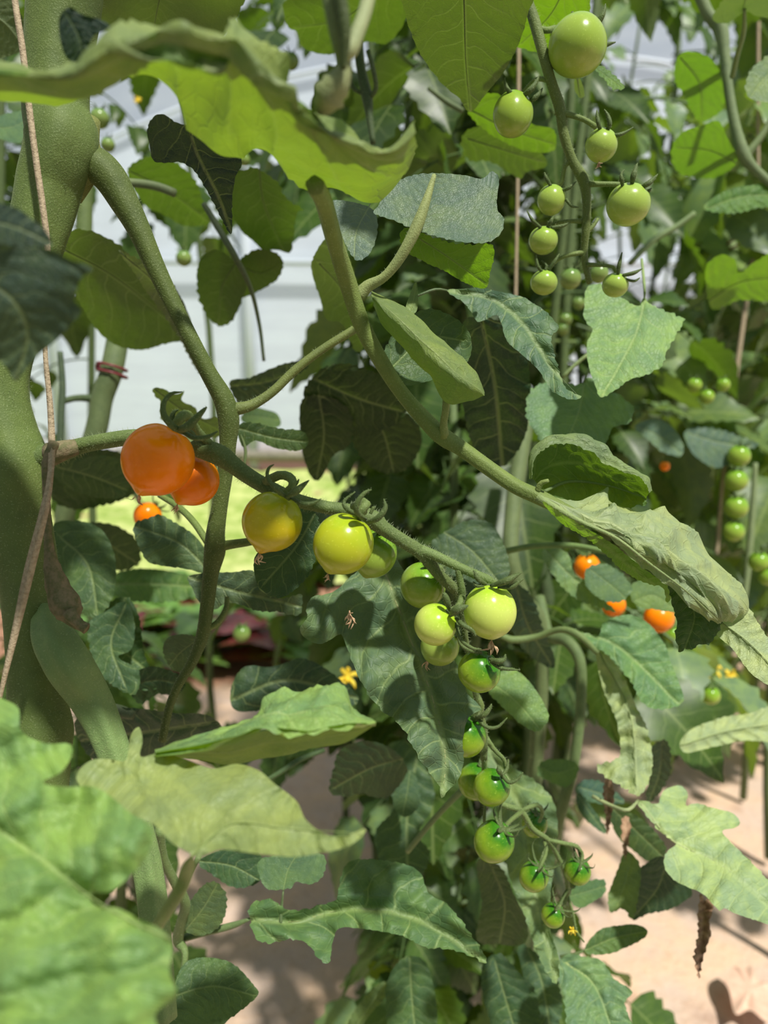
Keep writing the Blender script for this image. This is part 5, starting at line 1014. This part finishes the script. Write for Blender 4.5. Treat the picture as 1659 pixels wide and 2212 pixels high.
# stalks and stems in the middle distance
for lb, pts, c in [
 ('green forked stem standing above the sandy ground at right centre', [(1165, 1290, .62, 24), (1185, 1370, .6, 26), (1225, 1385, .58, 26), (1252, 1425, .57, 24), (1256, 1500, .57, 22), (1250, 1580, .57, 22), (1238, 1660, .57, 22), (1222, 1720, .57, 24), (1205, 1790, .58, 20), (1195, 1860, .6, 16)], (0.16, 0.23, 0.09, 1)),
 ('light green leaf stalk curving right from the middle stems', [(1080, 1372, .5, 14), (1110, 1382, .5, 16), (1160, 1375, .5, 14), (1210, 1360, .49, 14), (1250, 1372, .48, 16), (1290, 1410, .48, 12)], (0.20, 0.28, 0.10, 1)),
 ('arched green leaf stalk under the rolled leaf', [(1095, 1190, .5, 14), (1150, 1180, .49, 13), (1230, 1178, .48, 13), (1300, 1190, .47, 12), (1370, 1212, .46, 11), (1440, 1230, .46, 8)], (0.18, 0.28, 0.09, 1)),
 ('thick pale stem rising in the middle behind the rolled leaf', [(1140, 900, .66, 30), (1122, 1000, .64, 36), (1108, 1100, .62, 36), (1104, 1200, .6, 34), (1130, 1290, .6, 34), (1165, 1340, .6, 30), (1172, 1450, .6, 28), (1165, 1600, .6, 26), (1150, 1800, .6, 26), (1140, 2060, .6, 26)], (0.15, 0.20, 0.08, 1)),
 ('second dark stem beside the thick pale stem in the middle', [(1090, 860, .75, 22), (1095, 1000, .75, 22), (1150, 1150, .75, 26), (1185, 1300, .75, 30), (1200, 1450, .75, 30)], (0.08, 0.12, 0.05, 1)),
 ('pale stem at the upper right edge with a fork', [(1505, -30, .6, 26), (1530, 30, .6, 24), (1556, 60, .6, 30), (1566, 120, .6, 22), (1575, 200, .6, 20), (1590, 280, .6, 22), (1608, 335, .6, 26), (1630, 365, .6, 20), (1690, 420, .6, 18)], (0.22, 0.29, 0.14, 1)),
 ('thin stalk forking from the pale stem at the upper right edge', [(1608, 340, .6, 20), (1640, 300, .6, 15), (1665, 260, .6, 13), (1700, 200, .6, 12)], (0.16, 0.22, 0.08, 1)),
 ('thin stalk holding the leaf in the top right corner', [(1608, 20, .5, 7), (1606, 70, .52, 10), (1592, 120, .55, 11), (1582, 165, .58, 12)], (0.20, 0.29, 0.11, 1)),
 ('back stem with a maroon clip, left of the arching branch', [(268, 640, .64, 40), (255, 730, .63, 46), (242, 800, .62, 48), (222, 860, .62, 46), (208, 930, .62, 46), (180, 1010, .62, 42), (140, 1120, .62, 40), (120, 1400, .64, 40)], (0.14, 0.19, 0.08, 1)),
 ('upright green stem behind the thick stem collar', [(186, 330, .6, 34), (184, 400, .6, 34), (182, 500, .6, 34), (180, 620, .6, 32)], (0.15, 0.21, 0.07, 1)),
 ('thin dark stem left of the clipped back stem', [(130, 760, .6, 12), (135, 830, .6, 14), (132, 900, .6, 16), (128, 1000, .6, 14)], (0.08, 0.12, 0.07, 1)),
 ('short curved stalk joining the clipped back stem', [(132, 868, .6, 14), (165, 860, .61, 14), (200, 862, .62, 18), (215, 872, .62, 22)], (0.08, 0.12, 0.05, 1)),
 ('pale diagonal stalk behind the arching branch start', [(275, 395, .5, 18), (310, 398, .5, 18), (345, 405, .5, 18), (378, 418, .5, 18)], (0.20, 0.25, 0.12, 1)),
 ('dark forked stalk hanging at top centre', [(772, 90, .5, 22), (780, 150, .5, 20), (792, 205, .5, 24), (798, 250, .5, 16), (806, 310, .5, 12)], (0.07, 0.11, 0.04, 1)),
 ('thin dark stalk joining the forked stalk at top centre', [(795, 110, .49, 10), (806, 150, .49, 10), (812, 190, .495, 10), (798, 212, .5, 12)], (0.09, 0.13, 0.05, 1)),
 ('second thin stalk left of the forked stalk at top centre', [(752, 150, .5, 8), (760, 185, .5, 9), (775, 198, .5, 9), (790, 205, .5, 8)], (0.08, 0.12, 0.04, 1)),
 ('pair of straight stalks behind the heart shaped leaf', [(440, 440, .5, 12), (470, 490, .5, 14), (505, 550, .5, 14), (540, 620, .52, 10), (560, 700, .54, 8), (570, 780, .55, 7)], (0.12, 0.16, 0.08, 1)),
 ('light green stalk leading to the lower truss leaf from the left', [(1000, 1705, .47, 14), (960, 1745, .48, 13), (920, 1790, .49, 12), (880, 1840, .5, 11)], (0.22, 0.30, 0.12, 1)),
 ('thin stalk rising over the plastic mulch at lower left', [(570, 1690, .48, 10), (610, 1665, .48, 11), (650, 1640, .49, 11), (700, 1620, .5, 10)], (0.09, 0.15, 0.06, 1)),
 ('pale truss stalk at the right edge carrying blurred tomatoes', [(1632, 1000, .85, 10), (1626, 1100, .85, 13), (1618, 1200, .85, 15), (1608, 1290, .85, 13), (1595, 1380, .85, 10)], (0.26, 0.33, 0.16, 1)),
 ('diagonal pale stalk behind the upper truss', [(1360, 570, .7, 12), (1410, 520, .7, 13), (1460, 490, .7, 12), (1500, 460, .7, 10)], (0.20, 0.28, 0.12, 1)),
 ('thin pale stalk between the blue green and the sunlit leaf', [(1215, 815, .5, 8), (1240, 790, .5, 8), (1270, 765, .5, 7)], (0.24, 0.32, 0.13, 1)),
 ('dark stalk network lower left of the branch', [(190, 1530, .43, 30), (250, 1535, .43, 28), (290, 1545, .43, 20)], (0.09, 0.12, 0.06, 1)),
 ('thin diagonal stalk behind the pale back stem top', [(925, 190, .6, 9), (965, 220, .6, 12), (1000, 240, .6, 12)], (0.14, 0.19, 0.08, 1)),
 ]:
    root, w, r = stem_thing('plant_shoot', lb, 'shoot', pts, c, 10)

# ------------------------------------------------------------------ whole background plants
def leaflet(mb, M, L, seed, mi=0, wfac=0.30, droop=0.25):
    rs = np.random.RandomState(seed); nu, nv = 16, 9
    V = []; UV = []
    for i in range(nu+1):
        u = i/nu
        hw = wfac*L*(math.sin(PI*min(1, u**0.62*1.0)) ** 0.8)*(1+0.16*((u*6+seed*.3) % 1.0-0.5)*2) if 0 < u < 1 else 0.0
        for j in range(nv):
            v = (j/(nv-1)-0.5)*2
            x = u*L*(1-0.15*droop) ; y = v*hw
            ph = (u-0.62*abs(v)*wfac)*9
            z = -droop*L*u*u + 0.18*abs(y) - 0.10*L*(v*v)*math.sin(u*7+seed)*.35 + 0.012*L*math.cos(2*PI*ph)*(abs(v))
            V.append(M @ Vector((x, y, z))); UV.append((u, v*hw/L))
    F_ = [(i*nv+j, (i+1)*nv+j, (i+1)*nv+j+1, i*nv+j+1) for i in range(nu) for j in range(nv-1)]
    mb.add([tuple(q) for q in V], F_, UV, mi)
def compound_mesh(seed, L=0.26):
    rs = random.Random(seed); mb = MB()
    def axis(t):   # rachis arc in the local XZ plane
        return Vector((L*(t-0.12*t*t), 0, L*(0.18*t-0.55*t*t)))
    pts = [tuple(axis(i/12)) for i in range(13)]
    mb.tube(pts, [0.0022*(1-0.6*i/12) for i in range(13)], 6, 1)
    for t, s in ((0.42, .5), (0.62, .75), (0.82, .85)):
        for sg in (-1, 1):
            p = axis(t); a = sg*math.radians(rs.uniform(55, 80))
            M = Matrix.Translation(p) @ Matrix.Rotation(a, 4, 'Z') @ Matrix.Rotation(math.radians(rs.uniform(5, 35)), 4, 'Y') @ Matrix.Rotation(rs.uniform(-.5, .5), 4, 'X')
            mb.tube([tuple(p), tuple(M @ Vector((0.012, 0, 0)))], [0.0013, 0.001], 5, 1)
            leaflet(mb, M @ Matrix.Translation((0.010, 0, 0)), L*s*rs.uniform(.34, .44), rs.randint(0, 99), 0, rs.uniform(.28, .36), rs.uniform(.15, .5))
    p = axis(1.0); M = Matrix.Translation(p) @ Matrix.Rotation(math.radians(rs.uniform(25, 55)), 4, 'Y') @ Matrix.Rotation(rs.uniform(-.3, .3), 4, 'X')
    leaflet(mb, M, L*.46, rs.randint(0, 99), 0, .33, .35)
    return mb
PROTO = []
for k in range(8):
    o = compound_mesh(k+1).build('leaf', [M_FAR, M_STEM], origin=(0, 0, 0)); PROTO.append(o.data); bpy.data.objects.remove(o)
# gaps of sky, film, lawn and ground that the photo shows: no far leaf grows across them
GAPS = [(575, 60, 45), (640, 150, 50), (690, 110, 55), (610, 210, 50), (870, 100, 30), (860, 200, 55), (800, 260, 45), (270, 330, 50), (330, 480, 55), (300, 560, 40), (650, 500, 60), (640, 600, 50), (380, 560, 45), (590, 660, 45),
        (340, 800, 80), (420, 830, 60), (190, 770, 50), (480, 760, 60), (600, 720, 50), (180, 850, 50), (590, 880, 80), (620, 850, 60), (560, 780, 40), (260, 900, 50), (600, 1000, 80), (700, 1030, 60), (560, 1090, 70), (420, 1120, 60), (250, 1100, 55), (520, 1160, 50),
        (470, 1450, 60), (640, 1410, 60), (560, 1380, 60), (690, 1660, 60), (650, 1750, 90), (750, 1770, 70), (620, 1960, 80), (540, 2080, 80), (680, 2120, 80), (780, 1900, 60),
        (1290, 1650, 60), (1290, 1790, 60), (1330, 1450, 30), (1450, 2060, 120), (1560, 2100, 120), (1400, 2150, 90), (1640, 1720, 60), (1580, 1690, 50), (1640, 1820, 60), (1290, 1970, 40), (1190, 1600, 40)] + [(x_, y_, 44) for x_, y_ in ((1200, 190), (1255, 205), (1450, 100), (1300, 60), (1010, 220), (1330, 300), (950, 140), (1425, 240), (1495, 310), (1280, 15), (1400, 50), (1150, 420), (1580, 20), (1350, 545), (1430, 570), (1250, 790), (1520, 130), (1380, 150), (1400, 560), (1450, 568), (1240, 840), (1050, 900), (1340, 470))]
def blocked(p, strict=1.0):
    x, y, z = project(p)
    for gx_, gy_, gr in GAPS:
        if (x-gx_)**2+(y-gy_)**2 < (gr*strict)**2: return True
    return False
SUNV = np.array(SUN)
def ground_pt(x, y):
    r = P(x, y, 1.0)-CAM; return CAM+r*(-CAM_Z/r[2])
SUNLIT = [ground_pt(*q) for q in ((1430, 2080), (1520, 2040), (1560, 2140), (1400, 2180), (1480, 2150), (1620, 2060), (1640, 1800), (1590, 1720), (1290, 1790), (1290, 1640), (1640, 2180), (1500, 1980))] + [P(*q) for q in ((1299, 314, .355), (1357, 442, .36), (1191, 432, .37), (1175, 610, .38), (1174, 519, .375), (1360, 740, .42), (1150, 700, .36), (1500, 1850, .44), (1400, 1160, .32), (1590, 1040, .74), (1500, 840, .74))]
def shades(M, s):
    for v in ((.12, 0, 0), (.24, 0, -.1)):
        c = np.array(M @ Vector(v))
        for q in SUNLIT:
            e = c-q; al = e @ SUNV
            if al > .08 and np.linalg.norm(e-al*SUNV) < .085*s: return True
    return False
def bgplant(px, d, z0, z1, nl, seed, color, label, group, size=1.0, py=1106, lean=0.0, strict=1.0):
    rs = random.Random(seed)
    base = P(px, py, d); bx, by = base[0], base[1]
    root = empty('tomato_plant', (bx, by, 0.0)); tag(root, label, 'plant', group)
    pts = [(bx+0.02*math.sin(z*5+seed)+lean*z, by+0.02*math.cos(z*4+seed*2), z) for z in np.linspace(0, z1+.15, 14)]
    mb = MB(); mb.tube(pts, [0.008*(1-0.5*i/13) for i in range(14)], 8)
    mb.build('stem', M_STEM, parent=root, color=(0.13, 0.19, 0.07, 1))
    ang = rs.random()*6
    made = 0; tries = 0
    while made < nl and tries < nl*6:
        tries += 1
        z = z0+(z1-z0)*((made+rs.random())/nl); ang += 2.4+rs.uniform(-.5, .5)
        s = size*rs.uniform(.75, 1.15)
        M = Matrix.Translation((bx+lean*z, by, z)) @ Matrix.Rotation(ang, 4, 'Z') @ Matrix.Rotation(rs.uniform(-.35, .45), 4, 'Y') @ Matrix.Rotation(rs.uniform(-.35, .35), 4, 'X') @ Matrix.Scale(s, 4)
        if any(blocked(tuple(M @ Vector(q)), strict) for q in ((.13, 0, -.02), (.2, .06, -.06), (.2, -.06, -.06), (.28, 0, -.13), (.11, .05, 0), (.11, -.05, 0))): continue
        q = (M @ Vector((.18, 0, -.06))); c = project(q)
        if shades(M, s): continue
        if c[2] < (.92 if px > 1180 and z0 > .3 else .6): continue
        me = PROTO[rs.randint(0, 7)]
        o = bpy.data.objects.new('leaf', me); C.objects.link(o); o.parent = root
        o.matrix_local = Matrix.Translation((-bx, -by, 0)) @ M
        k = rs.uniform(.75, 1.3); o.color = (color[0]*k, color[1]*k, color[2]*k*rs.uniform(.7, 1.2), color[3])
        made += 1
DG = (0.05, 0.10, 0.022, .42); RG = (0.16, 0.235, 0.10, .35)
# unseen leaves added above the frame to block sun from the SHADE points
LIT = [P(*q) for q in ((120, 1850, .18), (100, 1600, .18), (300, 2050, .18), (450, 1720, .22), (600, 1780, .22), (650, 1520, .25), (300, 110, .17), (100, 150, .17), (480, 90, .17), (1400, 1150, .32), (1250, 1090, .32), (1550, 1300, .33), (1350, 720, .42), (1150, 700, .36), (1058, 1320, .32), (742, 1150, .3), (900, 1450, .35), (930, 1600, .36), (1067, 1800, .38), (850, 1930, .4), (640, 1990, .4), (1500, 1850, .44), (1350, 440, .36), (960, 430, .31), (900, 720, .31), (1000, 970, .33), (588, 1100, .3), (940, 1340, .31), (1260, 2120, .45), (110, 300, .33), (1299, 314, .355), (1191, 432, .37), (1175, 610, .38), (1265, 480, .375), (1329, 616, .375), (1108, 247, .365), (200, 150, .17), (400, 90, .17), (560, 110, .18), (0, 150, .17))]
SHADE = [P(*q) for q in ((341, 992, .30), (416, 1036, .33), (20, 900, .33), (40, 1050, .33), (60, 1300, .33), (80, 1500, .33), (200, 950, .32), (300, 500, .336), (400, 700, .34), (490, 900, .35), (480, 1150, .36), (450, 1300, .36), (60, 650, .17), (600, 1260, .40), (380, 1180, .42), (620, 1240, .345), (700, 900, .5), (860, 950, .5), (1075, 850, .46), (500, 620, .55), (300, 620, .5), (440, 1870, .42), (600, 1470, .48), (780, 1660, .5), (420, 1590, .44), (1010, 150, .36), (440, 380, .3), (700, 1340, .35), (850, 1240, .36), (160, 1220, .46))]
rsc = random.Random(77)
for t_, p_ in enumerate(SHADE*2):
    for tr_ in range(12):
        dist = rsc.uniform(.45, 1.0); c_ = np.array(p_)+np.array(SUN)*dist
        M = Matrix.Translation(tuple(c_)) @ Matrix.Rotation(rsc.uniform(0, 6.3), 4, 'Z') @ Matrix.Rotation(rsc.uniform(-.3, .3), 4, 'Y') @ Matrix.Scale(.55, 4) @ Matrix.Translation((-.16, 0, .04))
        ok = True
        for q_ in LIT:
            e_ = c_-q_; al = e_ @ np.array(SUN)
            if al > 0 and np.linalg.norm(e_-al*np.array(SUN)) < .09: ok = False; break
        pr = project(c_)
        if ok and not (pr[2] > 0 and -150 < pr[0] < 1800 and pr[1] > -260):
            o = bpy.data.objects.new('added_shade_leaf', PROTO[rsc.randint(0, 7)]); C.objects.link(o); o.parent = main
            o.matrix_local = Matrix.Translation(-main.location) @ M; o.color = (0.05, 0.10, 0.03, .2); break
BP = [ # pixel column, depth, lowest and highest leaf, leaves, colour, size, label
 (1225, .95, .60, 1.45, 26, RG, 1.0, 'leafy plant right behind the upper truss'),
 (1215, 1.15, .50, 1.6, 30, RG, 1.05, 'second leafy plant behind the upper truss, half hidden'),
 (1790, 1.1, .60, 1.6, 36, RG, 1.0, 'leafy plant leaning in from the right edge, nearest of the right row'),
 (1740, 1.35, .50, 1.8, 40, RG, 1.0, 'leafy plant at the right edge behind the nearest one'),
 (1690, 1.55, .42, 1.9, 44, RG, 1.0, 'third leafy plant at the right edge beside the leaning twine'),
 (1240, 1.5, .5, 1.7, 34, RG, 1.1, 'bushy plant behind the sunlit leaf under the upper truss'),
 (1520, 1.75, .30, 1.75, 44, RG, 1.05, 'bushy plant between the upper truss and the leaning twine'),
 (1380, 1.9, .30, 1.8, 44, RG, 1.05, 'bushy plant right of the sunlit leaf, above the sandy path'),
 (1640, 2.0, .15, 1.9, 44, RG, 1.1, 'bushy plant behind the pale truss of blurred tomatoes'),
 (1460, 2.3, .2, 1.9, 44, RG, 1.1, 'far bushy plant in the right row above the orange tomato'),
 (1310, 2.5, .25, 1.9, 44, RG, 1.1, 'far bushy plant behind the soft green leaf'),
 (1570, 2.7, .15, 2.0, 44, RG, 1.15, 'far bushy plant in the right row behind the yellow flowers'),
 (1690, 3.0, .15, 2.1, 40, RG, 1.2, 'distant bushy plant cut by the right edge'),
 (1400, 3.3, .2, 2.1, 46, RG, 1.2, 'distant bushy plant deep in the right row'),
 (1550, 3.8, .2, 2.3, 46, RG, 1.2, 'most distant bushy plant of the right row'),
 (1150, .90, .50, 1.35, 20, DG, .9, 'dark plant with the long stem behind the rolled leaf start'),
 (1020, 1.0, .45, 1.45, 28, DG, .95, 'dark plant behind the blue green leaf'),
 (1080, 1.4, .3, 1.7, 36, DG, 1.0, 'dark plant between the truss and the long shoot, middle distance'),
 (900, 1.1, .40, 1.5, 28, DG, .95, 'dark plant behind the boat shaped leaf'),
 (960, 1.7, .3, 1.9, 38, DG, 1.1, 'dark far plant behind the wrinkled leaf'),
 (1170, 1.9, .3, 1.9, 38, DG, 1.1, 'dark far plant behind the oval grey green tomato'),
 (790, 1.25, .45, 1.55, 24, DG, .95, 'dark plant behind the dark leaf cluster in the centre'),
 (1040, .76, .28, .78, 18, DG, .8, 'low dark plant under the lower truss'),
 (940, .80, .22, .80, 20, DG, .8, 'low dark plant behind the veined leaf tip'),
 (1130, .80, .25, .75, 18, RG, .8, 'low green plant behind the lower truss, right side'),
 (860, .9, .2, .66, 14, DG, .8, 'low dark plant above the shaded mulch'),
 (60, .95, .30, 1.4, 26, DG, .9, 'dark plant behind the thick vine at the left edge'),
 (215, 1.25, .95, 1.6, 14, DG, .9, 'dark plant behind the maroon plant clip'),
 (40, 1.5, .3, 1.8, 26, DG, 1.0, 'dark far plant at the left edge'),
 (455, 1.5, 1.25, 1.8, 10, DG, .9, 'dark plant high up behind the arching branch'),
 (760, 1.5, .4, 1.7, 20, DG, .9, 'dark plant in front of the lawn, centre left'),
 (150, .80, .42, .72, 12, DG, .75, 'low dark plant beside the lower thick vine'),
 (840, 1.7, 1.1, 1.9, 14, DG, 1.0, 'dark plant high behind the forked shoot at the top'),
]
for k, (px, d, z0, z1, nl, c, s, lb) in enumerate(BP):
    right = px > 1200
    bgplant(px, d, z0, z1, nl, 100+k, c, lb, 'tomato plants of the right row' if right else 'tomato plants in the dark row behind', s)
def behind(x, y, seed, label):  # plants added out of view around the camera to cut the ambient light
    q = project((x, y, 1.0)); rs = random.Random(seed)
    root = empty('tomato_plant', (x, y, 0)); tag(root, label, 'plant', 'added tomato plants out of view, blocking light')
    mb = MB(); mb.tube([(x, y, z) for z in np.linspace(0, 2.1, 10)], [.009]*10, 8); mb.build('stem', M_STEM, parent=root, color=GS)
    for k in range(34):
        M = Matrix.Translation((0, 0, .35+k*.052)) @ Matrix.Rotation(k*2.4, 4, 'Z') @ Matrix.Rotation(rs.uniform(-.3, .5), 4, 'Y') @ Matrix.Rotation(rs.uniform(-.4, .4), 4, 'X') @ Matrix.Scale(1.3, 4)
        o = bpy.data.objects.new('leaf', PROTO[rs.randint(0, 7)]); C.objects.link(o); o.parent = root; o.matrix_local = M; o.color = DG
for k, (x, y) in enumerate([(-1.0, -.1), (-.75, -.65), (-.3, -.95), (.2, -1.15), (.75, -1.2), (1.4, -1.1), (-1.1, .55)]):
    behind(x, y, 500+k, 'leafy tomato plant added out of view to block light')
# low bright crop behind the soil, left of centre
def crop(px, d, seed, label, red):
    b = P(px, 1300, d); root = empty('salad_plant', (b[0], b[1], 0.01)); tag(root, label, 'plant', 'low leafy crop plants on the far soil')
    rs = random.Random(seed)
    for k in range(9):
        mb = MB(); a = rs.uniform(0, 6.28)
        M = Matrix.Translation((b[0]+rs.uniform(-.06, .06), b[1]+rs.uniform(-.06, .06), rs.uniform(.02, .12))) @ Matrix.Rotation(a, 4, 'Z') @ Matrix.Rotation(-.7, 4, 'Y')
        leaflet(mb, M, rs.uniform(.14, .22), rs.randint(0, 50), 0, .42, .6)
        mb.build('leaf', M_FAR, parent=root, color=((0.16, 0.015, 0.03, .3) if red and k % 3 == 0 else (0.16, 0.30, 0.07, .35)))
for k in range(16):
    crop(180+(k % 8)*72, 2.35+0.35*(k//8)+0.1*((k*7) % 3), 300+k, 'low bright green crop plant with dark red leaves on the far soil', True)
